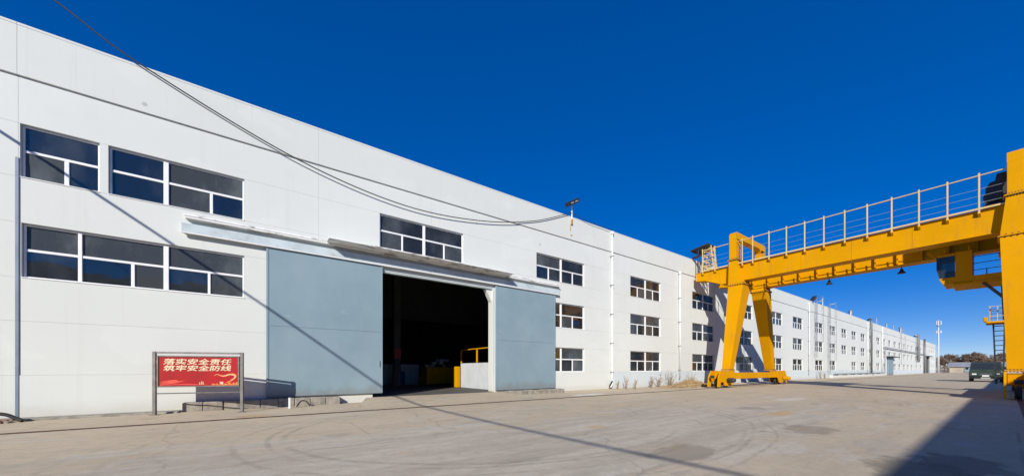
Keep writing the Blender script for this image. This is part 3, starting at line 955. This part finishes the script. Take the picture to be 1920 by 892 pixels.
# dry weeds -----------------------------------------------------------
def weed(x, y, h, n, spread, mat='weed_grey'):
    m = MB()
    for i in range(n):
        a = random.uniform(0, 6.28); r = random.uniform(.1, 1) * spread
        tip = (x + math.cos(a) * r, y + math.sin(a) * r * .6, .04 + h * random.uniform(.45, 1))
        b = (x + random.uniform(-.06, .06), y + random.uniform(-.05, .05), 0)
        midp = tuple((b[k] * .5 + tip[k] * .5) + (0.1 * h if k == 2 else 0) for k in range(3))
        m.path([b, midp, tip], [.014, .011, .006], 3, False)
        for q in range(5):
            t = random.uniform(.35, 1)
            c = Vector(b).lerp(Vector(tip), t); e = c + Vector((random.uniform(-.14, .14), random.uniform(-.1, .1), random.uniform(.02, .16)))
            m.path([c, e], [.009, .004], 3, False)
    return m
random.seed(21)
for i, (x, y, h, n, sp, lab) in enumerate((
        (18.55, -.55, .55, 7, .25, 'thin dry weed at the foot of the elbowed downpipe'),
        (19.3, -.65, .95, 6, .28, 'tall thin dry weed just right of the elbowed downpipe'),
        (20.2, -.7, .7, 7, .32, 'dry weed under the left edge of the second window column'),
        (22.3, -.55, .85, 12, .4, 'bushy grey dry weed under the second window column'),
        (23.3, -.5, 1.15, 12, .55, 'tallest grey dry weed leaning right below the second window column'),
        (24.9, -.5, 1.2, 14, .75, 'wide spreading dry weed left of the straight downpipe'),
        (27.6, -.5, 1.1, 14, .8, 'spreading dry weed behind the straw heap by the straight downpipe'),
        (61.5, -.5, 1.5, 10, .6, 'dry weed under the first caged wall ladder'),
        (63.2, -.6, 1.0, 10, .7, 'low dry weed between the two caged wall ladders'))):
    weed(x, y, h, n, sp).build('dry_weed', 'weed_grey', label=lab, category='weed', group='dry weeds along the wall')
def straw():
    m = MB(); random.seed(8)
    for i in range(3600):
        t = random.gauss(0, 1)
        x = 26.4 + t * 1.5
        if x < 23.2 or x > 29.4: continue
        top = .5 * math.exp(-((x - 26.6) / 1.7) ** 2)
        y = -.95 + random.gauss(0, .28); z = random.uniform(0.01, max(.03, top * max(0, 1 - abs(y + .95) / .7)))
        a = random.gauss(0, .7); L = random.uniform(.15, .55); el = random.gauss(.08, .3)
        d = Vector((math.cos(a) * math.cos(el), math.sin(a) * math.cos(el), math.sin(el))) * L
        p = Vector((x, y, z)); q = p + d; q.z = max(q.z, .01)
        m.path([p, (p + q) / 2 + Vector((0, 0, .03)), q], [.013, .013, .005], 3, False)
    m.build('straw_heap', 'straw', label='long heap of dry straw lying along the wall before the crane', category='straw heap')
straw()

# ------------------------------------------------------------------ cables and roof lamps
def floodlight(x, z0, zt, label, y=-.02, s=1.0, stain=False):
    f = empty('floodlight', (x, y, z0), label=label, category='floodlight', group='roof edge fittings')
    MB().box(x - .045, x + .045, y - .10, y - .065, z0, zt, .008).build('post', 'pipe_white', f)
    m = MB()
    m.box(x - .07, x + .07, y - .115, y - .064, z0 + .0, z0 + .32, .01)
    m.build('bracket', 'rust_stain' if stain else 'galvanised', f)
    h = MB()
    ang = .5
    def rot(px, pz): return (x + px * math.cos(ang) - pz * math.sin(ang), zt + .12 + px * math.sin(ang) + pz * math.cos(ang))
    def bar(ax, az, bx, bz, y0, y1):
        p = [rot(ax, az), rot(bx, az), rot(bx, bz), rot(ax, bz)]
        h.prism(p, 1, y0, y1)
    bar(-.42 * s, -.10 * s, .42 * s, -.03 * s, y - .35, y + .1); bar(-.42 * s, .06 * s, .5 * s, .12 * s, y - .35, y + .1)
    bar(-.42 * s, -.03 * s, -.36 * s, .06 * s, y - .33, y + .08); bar(-.02 * s, -.03 * s, .04 * s, .06 * s, y - .33, y + .08); bar(.36 * s, -.03 * s, .42 * s, .06 * s, y - .33, y + .08)
    h.build('lamp_body', 'dark_steel', f)
    g = MB()
    for a in (-.2, .2):
        p = [rot((a - .15) * s, -.02 * s), rot((a + .15) * s, -.02 * s), rot((a + .15) * s, .05 * s), rot((a - .15) * s, .05 * s)]
        g.prism(p, 1, y - .3, y + .05)
    g.build('lens', 'lamp_white', f)
    return f
floodlight(14.87, 9.95, 11.1, 'black twin floodlight on a rusty post above the blue gate', stain=True)
MB().box(14.80, 14.95, -.062, -.057, 9.28, 9.36).build('rust_mark', 'rust_stain', ws)
MB().box(14.77, 14.83, -.0605, -.057, 9.55, 9.94).build('rust_mark', 'rust_stain', ws)
floodlight(60.1, 10.1, 10.7, 'small dark floodlight over the nearer caged wall ladder', s=1.2)
def aerial(x, h, label, y=.4, arm=.8):
    a = empty('roof_aerial', (x, y, 9.4), label=label, category='aerial', group='aerials on the workshop roof')
    MB().tube((x, y, 9.4), (x, y, h), .045, n=6).build('mast', 'galvanised', a)
    MB().tube((x - arm, y, h - .15), (x + arm, y, h - .05), .035, n=5).build('arm', 'galvanised', a)
    for q in (-.8, 0.75):
        MB().tube((x + arm * q, y, h - .45), (x + arm * q, y, h + .2), .03, n=5).build('element', 'galvanised', a)
aerial(66.4, 11.7, 'thin roof aerial above the second caged wall ladder')
aerial(103.5, 12.0, 'thin roof aerial just left of the tall wall pipe', arm=1.2)
aerial(122.5, 11.9, 'thin roof aerial right of the slim chimney', arm=1.4)
aerial(164.0, 11.7, 'far roof aerial left of the dark far gate', arm=2.0)
aerial(-6.6, 12.4, 'left roof aerial post that carries the sagging cable', y=.1)

cable('overhead_cable', spline([(-6.55, -.02, 12.3), (-4.68, -.12, 11.31), (-3.01, -.15, 10.37), (0.95, -.15, 8.95), (4.86, -.14, 8.35), (8.55, -.12, 8.62), (11.89, -.12, 9.42), (14.83, -.13, 10.62)], 10), .021,
      label='black cable sagging across the white wall up to the floodlight post', category='cable')
cable('overhead_cable', spline([(14.9, -.13, 10.62), (16.2, -.16, 10.42), (17.6, -.2, 10.42), (18.54, -.18, 10.38)], 6), .014,
      label='short cable from the floodlight post along the roof edge', category='cable')
cable('overhead_cable', spline([(-9, -.0, 9.72), (-9, -4, 9.8), (-9, -8, 9.72), (-9, -12, 9.5), (-9, -16, 9.4), (-9, -21, 9.4), (-9, -26.2, 9.6)], 8), .04,
      label='thick black cable crossing the yard high above, left of the notice board', category='cable')

# ------------------------------------------------------------------ hall opposite (throws the long shadow across the yard)
oh = empty('opposite_hall', (20, -26, 0), label='long hall opposite that shades the right side of the yard', category='building')
MB().box(-45, 95, -40, -26.0, 0, 8.55).build('wall', 'white_render', oh)
MB().box(-45.05, 95.05, -40.05, -25.95, 8.552, 9.02, .02).build('parapet', 'parapet_render', oh)
MB().tube((-9, -26.25, 9.0), (-9, -26.25, 9.75), .05, n=6).build('cable_post', 'galvanised', oh)
for x in range(-36, 90, 9):
    w = MB().box(x, x + 3.7, -25.998, -25.93, 3.7, 5.2, .01).build('window', 'window_white', oh)
    for q in (0, 1): MB().box(x + .08 + q * 1.85, x + 1.77 + q * 1.85, -25.928, -25.92, 3.8, 5.1).build('pane', 'car_glass', w)

# ------------------------------------------------------------------ gantry crane
def crane():
    cr = empty('gantry_crane', (31, -9, 0), label='yellow gantry crane standing over the yard in front of the workshop', category='crane')
    Y = 'crane_yellow'
    ZB, ZT = 7.90, 9.07            # girder depth
    FX0, FX1 = 28.6, 29.55; RX0, RX1 = 32.4, 33.35
    def girder(x0, x1):
        m = MB()
        prof = [(-.47, 9.07), (-.47, 8.47), (-1.15, 8.40), (-2.35, ZB), (-17.2, ZB), (-18.4, 8.40), (-18.4, 9.07)]
        m.prism(prof, 0, x0 + .03, x1 - .03)
        g = m.build('girder', Y, cr)
        MB().box(x0 - .01, x1 + .01, -18.42, -.45, ZT + .002, ZT + .045, .008).build('top_flange', Y, g)
        MB().box(x0 - .01, x1 + .01, -17.2, -2.37, ZB - .045, ZB - .002, .008).build('bottom_flange', Y, g)
        return g
    gf = girder(FX0, FX1); gr = girder(RX0, RX1)
    for y in (-4.9, -7.3, -9.7, -12.1):
        MB().box(FX0 + .018, FX0 + .031, y - .008, y + .008, ZB + .01, ZT - .01).build('weld_seam', Y, gf)
    for k, y in enumerate((-2.2, -3.17, -4.22, -5.22, -6.2, -7.21, -8.19, -9.18, -10.13, -11.1, -12.1, -13.1, -14.1)):
        MB().box(RX0 - .17, RX0 + .03, y - .03, y + .03, ZB + .002, ZT - .002).build('stiffener_rib', Y, gr)
    # legs, transition pieces, towers
    def leg(yb, yt, y2, front):
        if front: xb, xt = (27.5, 28.12), (28.28, 29.6)
        else: xb, xt = (35.45, 36.1), (32.38, 33.5)
        def rect(xx, yy, z):
            y0, y1 = sorted(yy)
            return [(xx[0], y0, z), (xx[1], y0, z), (xx[1], y1, z), (xx[0], y1, z)]
        m = MB().hexa(rect(xb, yb, 1.30) + rect(xt, yt, 7.55))
        g = m.build('leg', Y, cr)
        def flange(xx, yy, z, t=.05, e=.07, bolts=True):
            y0, y1 = sorted(yy)
            f = MB().box(xx[0] - e, xx[1] + e, y0 - e, y1 + e, z, z + t, .008).build('flange', Y, g)
            b = MB()
            for i in range(7):
                q = i / 6
                for zz in (z - .045, z + t + .002):
                    b.box(xx[0] - e + .01, xx[0] - .012, y0 + (y1 - y0) * q - .02, y0 + (y1 - y0) * q + .02, zz, zz + .043)
                    px = xx[0] + (xx[1] - xx[0]) * q
                    b.box(px - .02, px + .02, y0 - e + .01, y0 - .012, zz, zz + .043)
            b.build('bolts', 'dark_steel', f, kind='stuff')
        flange(xb, yb, 1.24); flange(xt, yt, 7.555)
        # transition box hugging the girder, narrowing to the tower
        gx = (28.28, 29.6) if front else (32.38, 33.5)
        tx = (28.30, 29.1) if front else (32.9, 33.8)
        yy2 = y2
        m = MB().hexa(rect(gx, yt, 7.61) + rect(tx, yy2, 9.42))
        m.build('leg_head', Y, g)
        flange(tx, yy2, 9.43)
        MB().box(tx[0] + .02, tx[1] - .02, min(yy2) + .02, max(yy2) - .02, 9.49, 11.0, .01).build('tower', Y, cr)
        return tx, yy2
    for yb, yt, y2, yc in (((-2.92, -3.46), (-3.02, -4.02), (-3.06, -3.56), -3.2), ((-15.04, -15.60), (-14.85, -15.87), (-15.02, -15.52), -15.32)):
        tf, y2 = leg(yb, yt, y2, True); tr_, _ = leg(yb, yt, y2, False)
        y0, y1 = sorted(y2)
        # portal beam joining the two towers, with a curved inner corner
        pts = [(tf[0] + .02, 11.0), (tf[0] + .02, 11.35), (tf[0] + .2, 11.5), (tr_[1] - .2, 11.5), (tr_[1] - .02, 11.35), (tr_[1] - .02, 11.0),
               (tr_[0] + .02, 10.75), (tr_[0] - .15, 10.98), (tr_[0] - .4, 11.06), (tf[1] + .35, 11.06), (tf[1] + .12, 10.98), (tf[1] - .02, 10.75)]
        MB().prism(pts, 1, y0 + .02, y1 - .02).build('portal_beam', Y, cr)
        # saddle (end carriage) with bogies
        sd_ = MB().box(26.3, 38.0, yc - .28, yc + .28, .62, 1.08, .02).build('saddle_beam', Y, cr)
        for x0, x1, d in ((25.5, 28.2, 1), (36.3, 38.65, -1)):
            bg_ = MB()
            xa, xb_ = (x0, x1)
            prof = [(xa, .10), (xa + .35, .10), (xa + .42, .42), (xa + .9, .42), (xa + 1.0, .16), (xb_ - .55, .16), (xb_ - .2, .62), (xb_ - .15, 1.22), (xa + .45, 1.22), (xa + .1, .8)]
            if d < 0: prof = [(x0 + x1 - p, q) for p, q in reversed(prof)]
            bg_.prism(prof, 1, yc - .36, yc - .29)
            bg_.prism(prof, 1, yc + .29, yc + .36)
            b_ = bg_.build('bogie', Y, sd_)
            for wx in ((x0 + .7), (x1 - .75)):
                w = MB()
                pr = [(.10, -.09), (.30, -.09), (.33, -.05), (.30, -.045), (.30, .045), (.33, .05), (.30, .09), (.10, .09)]
                vs = MB().lathe(pr, 16)
                vs.v = [(wx + p[0], yc + p[2], .345 + p[1]) for p in vs.v]
                vs.build('wheel', 'dark_steel', b_)
            mt = MB().lathe([(.15, 0), (.17, .03), (.17, .4), (.12, .46), (.12, .5)], 12)
            mx = x0 + 1.35
            mt.v = [(mx + p[0], yc - .40 - p[2], .55 + p[1]) for p in mt.v]
            mt.build('travel_motor', 'dark_steel' if d > 0 else Y, b_)
            MB().box(x0 - .12 if d > 0 else x1 - .02, x0 + .02 if d > 0 else x1 + .12, yc - .12, yc + .12, .7, .9, .02).build('buffer', 'black_rubber', b_)
    # railing on the outer (camera) side of the front girder, and on the far side of the rear one
    ys = [-.9, -1.99, -2.85 - .6, -4.0] 
    ys = [-1.05, -1.99, -3.89, -4.56, -5.55, -6.54, -7.51, -8.46, -9.42, -10.38, -11.35, -12.34, -13.29, -14.26, -15.2, -16.2, -17.2]
    def railing(x, sgn):
        for y in ys:
            p = MB().box(x - .025, x + .025, y - .03, y + .03, 8.93, 10.84, .006)
            p.prism([(x, 10.90), (x, 10.72), (x - sgn * .03, 10.72), (x - sgn * .03, 10.90)], 1, y - .03, y + .03)
            o = p.build('railing_post', 'pale_rail_yellow', cr)
            MB().prism([(x - .02, 8.92), (x - .02, 9.03), (x + sgn * .14, 9.03), (x + sgn * .14, 8.78)], 1, y - .045, y + .045).build('post_bracket', Y, o)
        MB().tube((x, -1.0, 10.78), (x, -17.3, 10.78), .032, n=6).build('handrail', 'pale_rail_yellow', cr)
        for z in (9.45, 9.78, 10.12):
            MB().tube((x, -1.0, z), (x, -17.3, z), .009, n=4).build('rail_wire', 'galvanised', cr)
        MB().box(x - .03, x + .03, -17.3, -1.0, 9.115, 9.20, .006).build('toe_board', 'pale_rail_yellow', cr)
    railing(28.48, 1)
    # trolley and hood at the right end, lengthened unseen to shade the rear girder
    t = MB().box(29.0, 33.0, -18.2, -14.35, 9.2, 9.45, .03).build('trolley', 'dark_steel', cr)
    MB().prism([(-18.1, 9.46), (-14.42, 9.46), (-14.42, 10.45), (-14.55, 10.7), (-14.7, 10.72), (-14.75, 11.05), (-18.1, 11.05)], 0, 29.7, 32.4).build('hoist_hood', 'dark_steel', t)
    w = MB().lathe([(.3, 0), (.3, .45)], 14); w.v = [(29.2 + p[2], -14.65 + p[0], 9.85 + p[1]) for p in w.v]; w.build('hoist_drum', 'dark_steel', t)
    for x in (29.45, 32.4):
        for y in (-17.9, -14.5):
            v = MB().lathe([(.14, 0), (.14, .12)], 12); v.v = [(x + p[2], y + p[0], 9.255 + p[1]) for p in v.v]; v.build('wheel', 'dark_steel', t)
    # collector frame and lattice at the wall end
    m = MB()
    x = 29.2
    for dx in (0, .5):
        for y0 in (-.62, -1.62):
            m.tube((x + dx, y0, 9.12), (x + dx, -1.12 + (y0 + 1.12) * .45, 11.3), .05, n=4)
        for k in range(5):
            z = 9.3 + k * .42; a = 1 - k * .11
            m.tube((x + dx, -1.12 - .5 * a, z), (x + dx, -1.12 + .5 * a, z), .04, n=4)
            m.tube((x + dx, -1.12 - .5 * a, z), (x + dx, -1.12 + .45 * a, z + .4), .03, n=4)
    for k in range(5): m.tube((x, -1.3, 9.4 + k * .4), (x + .5, -1.3, 9.4 + k * .4), .035, n=4)
    m.build('lattice_post', 'pale_rail_yellow', cr)
    m = MB()
    m.hexa([(28.7, -.0 + .05, 11.05), (30.3, .05, 11.05), (30.3, -1.35, 11.25), (28.7, -1.35, 11.25), (28.7, .05, 11.17), (30.3, .05, 11.17), (30.3, -1.35, 11.37), (28.7, -1.35, 11.37)])
    m.hexa([(28.7, -.1, 10.45), (29.0, -.1, 10.45), (29.0, -1.0, 10.62), (28.7, -1.0, 10.62), (28.7, -.1, 10.53), (29.0, -.1, 10.53), (29.0, -1.0, 10.70), (28.7, -1.0, 10.70)])
    for y in (-.15, -.5, -.85): m.tube((28.8, y, 10.55 - y * .15), (28.8, y + .1, 11.12 - y * .12), .03, n=4)
    m.tube((28.8, -.55, 9.1), (28.8, -.55, 11.1), .04, n=5)
    m.build('collector_arm', 'dark_steel', cr)
    # bell lamps
    for y in (-7.74, -11.21):
        b = MB().tube((32.9, y, ZB - .04), (32.9, y, ZB - .2), .02, n=6)
        b.lathe([(.03, -.2), (.07, -.24), (.08, -.33), (.19, -.47), (.2, -.5), (.16, -.5)][::-1], 14, (32.9, y, ZB))
        b.build('work_lamp', 'black_rubber', cr)
    # operator's cab slung under the girders
    cx0, cx1 = 30.2, 32.2
    cy0, cy1 = -14.0, -12.85
    c = MB()
    cab = MB().prism([(cy0, 5.95), (-13.05, 5.95), (-12.92, 6.2), (-12.92, 6.28), (-13.45, 6.28), (-13.45, 7.58), (cy0, 7.58)], 0, cx0, cx1).build('cab', Y, cr)
    MB().box(cx0, cx1, -13.449, -12.82, 7.44, 7.58, .02).build('cab_roof', Y, cab)
    MB().prism([(-13.44, 6.29), (-12.94, 6.29), (-12.84, 6.75), (-12.84, 7.43), (-13.44, 7.43)], 0, cx0 + .015, cx0 + .03).build('side_window', 'window_glass', cab)
    MB().prism([(-12.955, 6.29), (-12.94, 6.29), (-12.84, 6.75), (-12.84, 7.43), (-12.855, 7.43), (-12.855, 6.75)], 0, cx0 + .06, cx1 - .03).build('front_window', 'window_glass', cab)
    for x in (cx0, cx1 - .05):
        MB().path([(x + .025, -12.93, 6.28), (x + .025, -12.83, 6.75), (x + .025, -12.83, 7.45)], .03, 4).build('window_post', 'dark_steel', cab)
    MB().box(cx0 + .7, cx0 + 1.2, -13.4, -13.0, 6.3, 6.75, .05).build('seat', 'black_rubber', cab)
    MB().box(cx0 - .05, cx1 + .1, -14.9, -13.35, 5.80, 5.93, .02).build('walkway', Y, cr)
    MB().box(cx0 - .04, cx0 + .04, -14.95, -14.01, 5.94, 6.22, .01).build('kick_plate', Y, cr)
    for z in (6.5, 6.85, 7.2):
        MB().tube((cx0, -14.0, z), (cx0, -14.95, z), .018, n=5).build('guard_rail', 'dark_steel', cr)
    for y in (-14.45,):
        MB().tube((cx0, y, 5.95), (cx0, y, 6.5), .02, n=5).build('guard_post', 'dark_steel', cr)
    for y in (-13.1, -13.9):
        for x in (cx0 + .2, cx1 - .2):
            MB().tube((x, y, 7.58), (x, y, ZB - .02), .05, n=5).build('cab_hanger', Y, cr)
    MB().tube((cx0 + .3, -12.9, 7.3), (cx0 + .3, -12.45, 7.9), .05, n=4).build('cab_strut', Y, cr)
    MB().tube((cx0, -14.35, 5.8), (29.9, -14.95, 4.9), .07, n=4).build('cab_strut', 'dark_steel', cr)
    # access platform and ladder at the right legs
    MB().box(33.2, 34.8, -15.05, -14.35, 3.92, 4.02, .01).build('platform', Y, cr)
    MB().box(33.1, 33.5, -14.42, -14.28, 4.0, 4.26, .02).build('switch_box', Y, cr)
    for x in (33.25, 34.75):
        for y in (-14.5, -14.75, -15.0):
            MB().tube((x, y, 4.02), (x, y, 4.85), .018, n=5).build('guard_post', 'pale_rail_yellow', cr)
        for z in (4.3, 4.58, 4.85):
            MB().tube((x, -14.45, z), (x, -15.04, z), .015, n=5).build('guard_rail', 'pale_rail_yellow', cr)
    ld = MB()
    for a, b in ((-14.60, -14.70), (-14.98, -14.93)):
        ld.tube((34.0, a, 4.0), (34.0, b, .5), .045, n=4)
    l = ld.build('access_ladder', 'dark_steel', cr)
    for i in range(12):
        q = (i + .5) / 12
        z = 3.9 - q * 3.3
        MB().box(33.93, 34.07, -14.96 + q * .03, -14.62 - q * .08, z, z + .04, .004).build('rung', 'dark_steel', l)
    # brace from the platform up to the cab walkway
    MB().tube((32.0, -14.9, 5.8), (33.6, -14.95, 4.1), .05, n=4).build('stair_stringer', 'dark_steel', cr)
crane()

# ------------------------------------------------------------------ vehicles
def vehicle(name, loc, label, paint, L=4.9, Wd=1.9, H=2.12, boxy=True):
    v = empty(name, (*loc, 0), label=label, category='car')
    x0, y0 = loc
    h = Wd / 2
    k = H / 2.12
    def P(x, y, z): return (x0 + x, y0 + y, z * k)
    # lower body: lofted sections along x
    secs = [(0.0, .90, .42, 1.12), (.06, .96, .38, 1.22), (.25, .99, .34, 1.27), (1.0, 1.0, .34, 1.28), (L * .6, 1.0, .34, 1.28), (L - .12, .98, .36, 1.26), (L, .92, .46, 1.16)]
    m = MB(); vs = []
    for x, w, zb, zt in secs:
        a = h * w
        vs += [P(x, -a * .94, zb), P(x, -a, zb + .18), P(x, -a, zt - .16), P(x, -a * .93, zt), P(x, a * .93, zt), P(x, a, zt - .16), P(x, a, zb + .18), P(x, a * .94, zb)]
    fs = [tuple(range(8)), tuple(range(len(vs) - 1, len(vs) - 9, -1))]
    for i in range(len(secs) - 1):
        for q in range(8):
            fs.append((i * 8 + q, i * 8 + (q + 1) % 8, (i + 1) * 8 + (q + 1) % 8, (i + 1) * 8 + q))
    m.add(vs, fs); m.build('body', paint, v)
    # cabin
    c = MB(); vs = []
    for x, w, z in ((.22, .96, 1.25), (.62, .87, 2.05), (.80, .86, 2.12), (L - .45, .86, 2.12), (L - .28, .87, 2.02), (L - .08, .95, 1.25)):
        vs += [P(x, -h * w, z), P(x, h * w, z)]
    n = 6
    fs = [tuple(2 * i for i in range(n)), tuple(2 * i + 1 for i in reversed(range(n)))]
    fs += [(2 * i, 2 * i + 1, 2 * ((i + 1) % n) + 1, 2 * ((i + 1) % n)) for i in range(n)]
    c.add(vs, fs); c.build('cabin', paint, v)
    g = MB()
    def fr(t): return (.22 + (.62 - .22) * t - .012, 1.25 + (2.05 - 1.25) * t, .96 - .09 * t)
    a, b = fr(.10), fr(.90)
    g.add([P(a[0], -h * a[2] * .92, a[1] + .008), P(a[0], h * a[2] * .92, a[1] + .008), P(b[0], h * b[2] * .90, b[1] + .008), P(b[0], -h * b[2] * .90, b[1] + .008),
           P(a[0] + .02, -h * a[2] * .92, a[1]), P(a[0] + .02, h * a[2] * .92, a[1]), P(b[0] + .02, h * b[2] * .90, b[1]), P(b[0] + .02, -h * b[2] * .90, b[1])],
          [(0, 1, 2, 3), (7, 6, 5, 4), (0, 4, 5, 1), (1, 5, 6, 2), (2, 6, 7, 3), (3, 7, 4, 0)])
    g.build('windscreen', 'car_glass', v)
    for s in (-1, 1):
        for xa, xb in ((1.25, 2.25), (2.35, 3.35), (3.45, L - .55)):
            q = [P(xa, s * h * .955, 1.34), P(xb, s * h * .955, 1.34), P(xb, s * h * .885, 1.97), P(xa + .06, s * h * .885, 1.97)]
            w = MB().add(q + [(p[0], p[1] + s * .012, p[2]) for p in q], [(0, 1, 2, 3), (7, 6, 5, 4), (0, 4, 5, 1), (1, 5, 6, 2), (2, 6, 7, 3), (3, 7, 4, 0)])
            w.build('side_window', 'car_glass', v)
        MB().box(x0 + .45, x0 + .62, y0 + s * (h + .12) - .1, y0 + s * (h + .12) + .1, 1.30 * k, 1.58 * k, .03).build('mirror', 'car_black', v)
        MB().box(x0 - .005, x0 + .07, y0 + s * h * .66 - .16, y0 + s * h * .66 + .16, .74 * k, .90 * k, .02).build('headlight', 'lamp_white', v)
        for xw in (.85, L - .95):
            w = MB().lathe([(.20, -.11), (.34, -.11), (.37, -.08), (.37, .08), (.34, .11), (.20, .11)], 18)
            w.v = [(x0 + xw + p[0], y0 + s * (h - .12) + p[2], .37 + p[1]) for p in w.v]
            wh = w.build('wheel', 'black_rubber', v)
            r = MB().lathe([(.05, -.10), (.2, -.10), (.2, .10), (.05, .10)], 14)
            r.v = [(x0 + xw + p[0], y0 + s * (h - .12) + p[2] * 1.05, .37 + p[1]) for p in r.v]
            r.build('rim', 'galvanised', wh)
    MB().box(x0 - .09, x0 + .05, y0 - h * .96, y0 + h * .96, .36 * k, .60 * k, .04).build('bumper', 'car_black', v)
    gr = MB().box(x0 - .02, x0 + .06, y0 - .42, y0 + .42, .68 * k, .95 * k, .015).build('grille', 'car_black', v)
    for i in range(5):
        MB().box(x0 - .032, x0 - .018, y0 - .40, y0 + .40, (.70 + i * .05) * k, (.715 + i * .05) * k).build('slat', 'galvanised', gr)
    MB().box(x0 - .105, x0 - .088, y0 - .22, y0 + .22, .58 * k, .71 * k, .003).build('number_plate', 'lamp_white', v)
    MB().box(x0 - .10, x0 - .088, y0 - .3, y0 + .3, .40 * k, .46 * k, .003).build('skid_strip', 'lamp_white', v)
    return v
vehicle('parked_car', (62.0, -13.80), 'dark green off-road car facing the camera beside the right crane leg', 'car_green', Wd=2.2)
v2 = vehicle('parked_car', (172, -10.2), 'small black car far off behind the green car', 'car_black', L=4.4, Wd=1.8, H=1.6)

# ------------------------------------------------------------------ far end: mast, shed, poles, trees
def mast():
    m = empty('radio_mast', (203.0, -.75, 0), label='tall white radio mast at the far end of the workshop', category='mast')
    x, y = 203.0, -.75
    MB().lathe([(.30, 0), (.22, 10), (.13, 19.5)], 12, (x, y, 0)).build('pole', 'mast_white', m, smooth=True)
    MB().lathe([(.6, 0), (.6, .25)], 12, (x, y, 0)).build('foundation', 'concrete_rough', m)
    for k in range(3):
        a = k * 2.094 + .4
        px, py = x + math.cos(a) * .6, y + math.sin(a) * .6
        MB().box(px - .14, px + .14, py - .14, py + .14, 17.7, 19.2, .04).build('antenna_panel', 'mast_white', m)
        MB().tube((x, y, 18.5), (px, py, 18.5), .06, n=5).build('arm', 'galvanised', m)
        MB().box(x + math.cos(a) * .6 - .2, x + math.cos(a) * .6 + .2, y + math.sin(a) * .6 - .2, y + math.sin(a) * .6 + .2, 14.6, 15.6, .05).build('radio_box', 'mast_white', m)
    MB().lathe([(.7, 17.3), (.7, 17.4)], 14, (x, y, 0)).build('ring_platform', 'galvanised', m)
    MB().tube((x, y, 19.5), (x, y, 20.8), .04, n=5).build('lightning_rod', 'galvanised', m)
mast()
def shed():
    s = empty('low_shed', (228, -20, 0), label='low beige shed with grey roof across the far end of the yard', category='shed')
    MB().box(226, 236, -62, -2, 0, 2.5).build('wall', 'shed_wall', s)
    MB().prism([(225.4, 2.5), (231, 4.2), (236.6, 2.5), (236.6, 2.35), (225.4, 2.35)], 1, -62.5, -1.5).build('roof', 'shed_roof', s)
    for y0, y1 in ((-9.6, -5.6), (-26, -22), (-40, -36)):
        MB().box(225.85, 225.99, y0, y1, .05, 2.15, .03).build('door', 'door_paint', s)
    for y0 in (-14, -18.5, -31, -46):
        w = MB().box(225.9, 225.99, y0, y0 + 1.6, 1.0, 1.9, .02).build('window', 'window_white', s)
        MB().box(225.88, 225.9, y0 + .1, y0 + 1.5, 1.1, 1.8).build('pane', 'car_glass', w)
shed()
for (x, y, h, lab) in ((215, -24.0, 8.5, 'tallest grey pole rising behind the green car'), (217, -17.5, 6.6, 'short pale pole left of the tallest pole behind the green car'),
                       (214, -30.5, 7.6, 'thin pole right of the tallest pole behind the green car')):
    p = empty('utility_pole', (x, y, 0), label=lab, category='pole', group='poles at the far end')
    MB().tube((x, y, 0), (x, y, h), .22, .15, 8).build('shaft', 'galvanised', p)
    MB().box(x - .06, x + .06, y - 1.0, y + 1.0, h - .9, h - .75).build('cross_arm', 'galvanised', p)
    for q in (-.85, 0, .85):
        MB().lathe([(.05, 0), (.1, .1), (.05, .25)], 8, (x, y + q, h - .75)).build('insulator', 'lamp_white', p)

def tree_mesh(seed, H):
    rnd = random.Random(seed)
    tr = MB(); tw = MB()
    def grow(p, d, L, r, lev):
        q = p + d * L
        (tr if lev < 3 else tw).path([p, p + d * L * .5 + Vector((rnd.uniform(-.04, .04) * L, rnd.uniform(-.04, .04) * L, 0)), q], [r, r * .85, r * .62], 5 if lev < 2 else 3, False)
        if lev >= 6: return
        n = (4, 3, 3, 3, 3, 3)[lev]
        for i in range(n):
            a = rnd.uniform(0, 6.28); sp = rnd.uniform(.35, .85)
            up = Vector((math.cos(a) * sp, math.sin(a) * sp, rnd.uniform(.15, .6)))
            nd = (d * .75 + up).normalized()
            t = rnd.uniform(.55, 1.0)
            grow(p + d * L * t, nd, L * rnd.uniform(.58, .78), max(r * .6, .03), lev + 1)
        if lev < 5: grow(q, (d + Vector((rnd.uniform(-.2, .2), rnd.uniform(-.2, .2), .1))).normalized(), L * .7, max(r * .62, .03), lev + 1)
    grow(Vector((0, 0, 0)), Vector((0, 0, 1)), H * .27, H * .022, 0)
    return tr.mesh('trunk', 'bark'), tw.mesh('crown', 'twig')
variants = [tree_mesh(s, 10) for s in (1, 2, 3)]
random.seed(31)
tn = 0
for row, (X0, sc) in enumerate(((252, 1.0), (268, 1.1), (286, 1.2))):
    y = 6.0 - row * 2
    while y > -66:
        tm, cm = variants[tn % 3]
        s = sc * random.uniform(.78, 1.08)
        t = empty('bare_tree', (X0 + random.uniform(-4, 4), y, 0), random.uniform(0, 6.28), label='bare brown winter tree in the line behind the low shed', category='tree', group='bare trees behind the low shed')
        t.scale = (s * 1.15, s * 1.15, s)
        link('trunk', tm, t); link('crown', cm, t)
        tn += 1
        y -= random.uniform(4.0, 6.0)
bk = MB(); random.seed(77)
for i in range(5000):
    x = random.uniform(240, 262); y = random.uniform(-70, 6); z = random.uniform(0, 4.6) * random.uniform(.5, 1)
    a = random.uniform(0, 6.28); d = Vector((math.cos(a), math.sin(a), random.uniform(.2, 1.6))).normalized() * random.uniform(.6, 1.6)
    bk.path([(x, y, z), (x + d.x, y + d.y, z + d.z)], [.05, .02], 3, False)
bk.build('undergrowth', 'twig', kind='stuff', label='brown leafless undergrowth beneath the far trees', category='undergrowth')
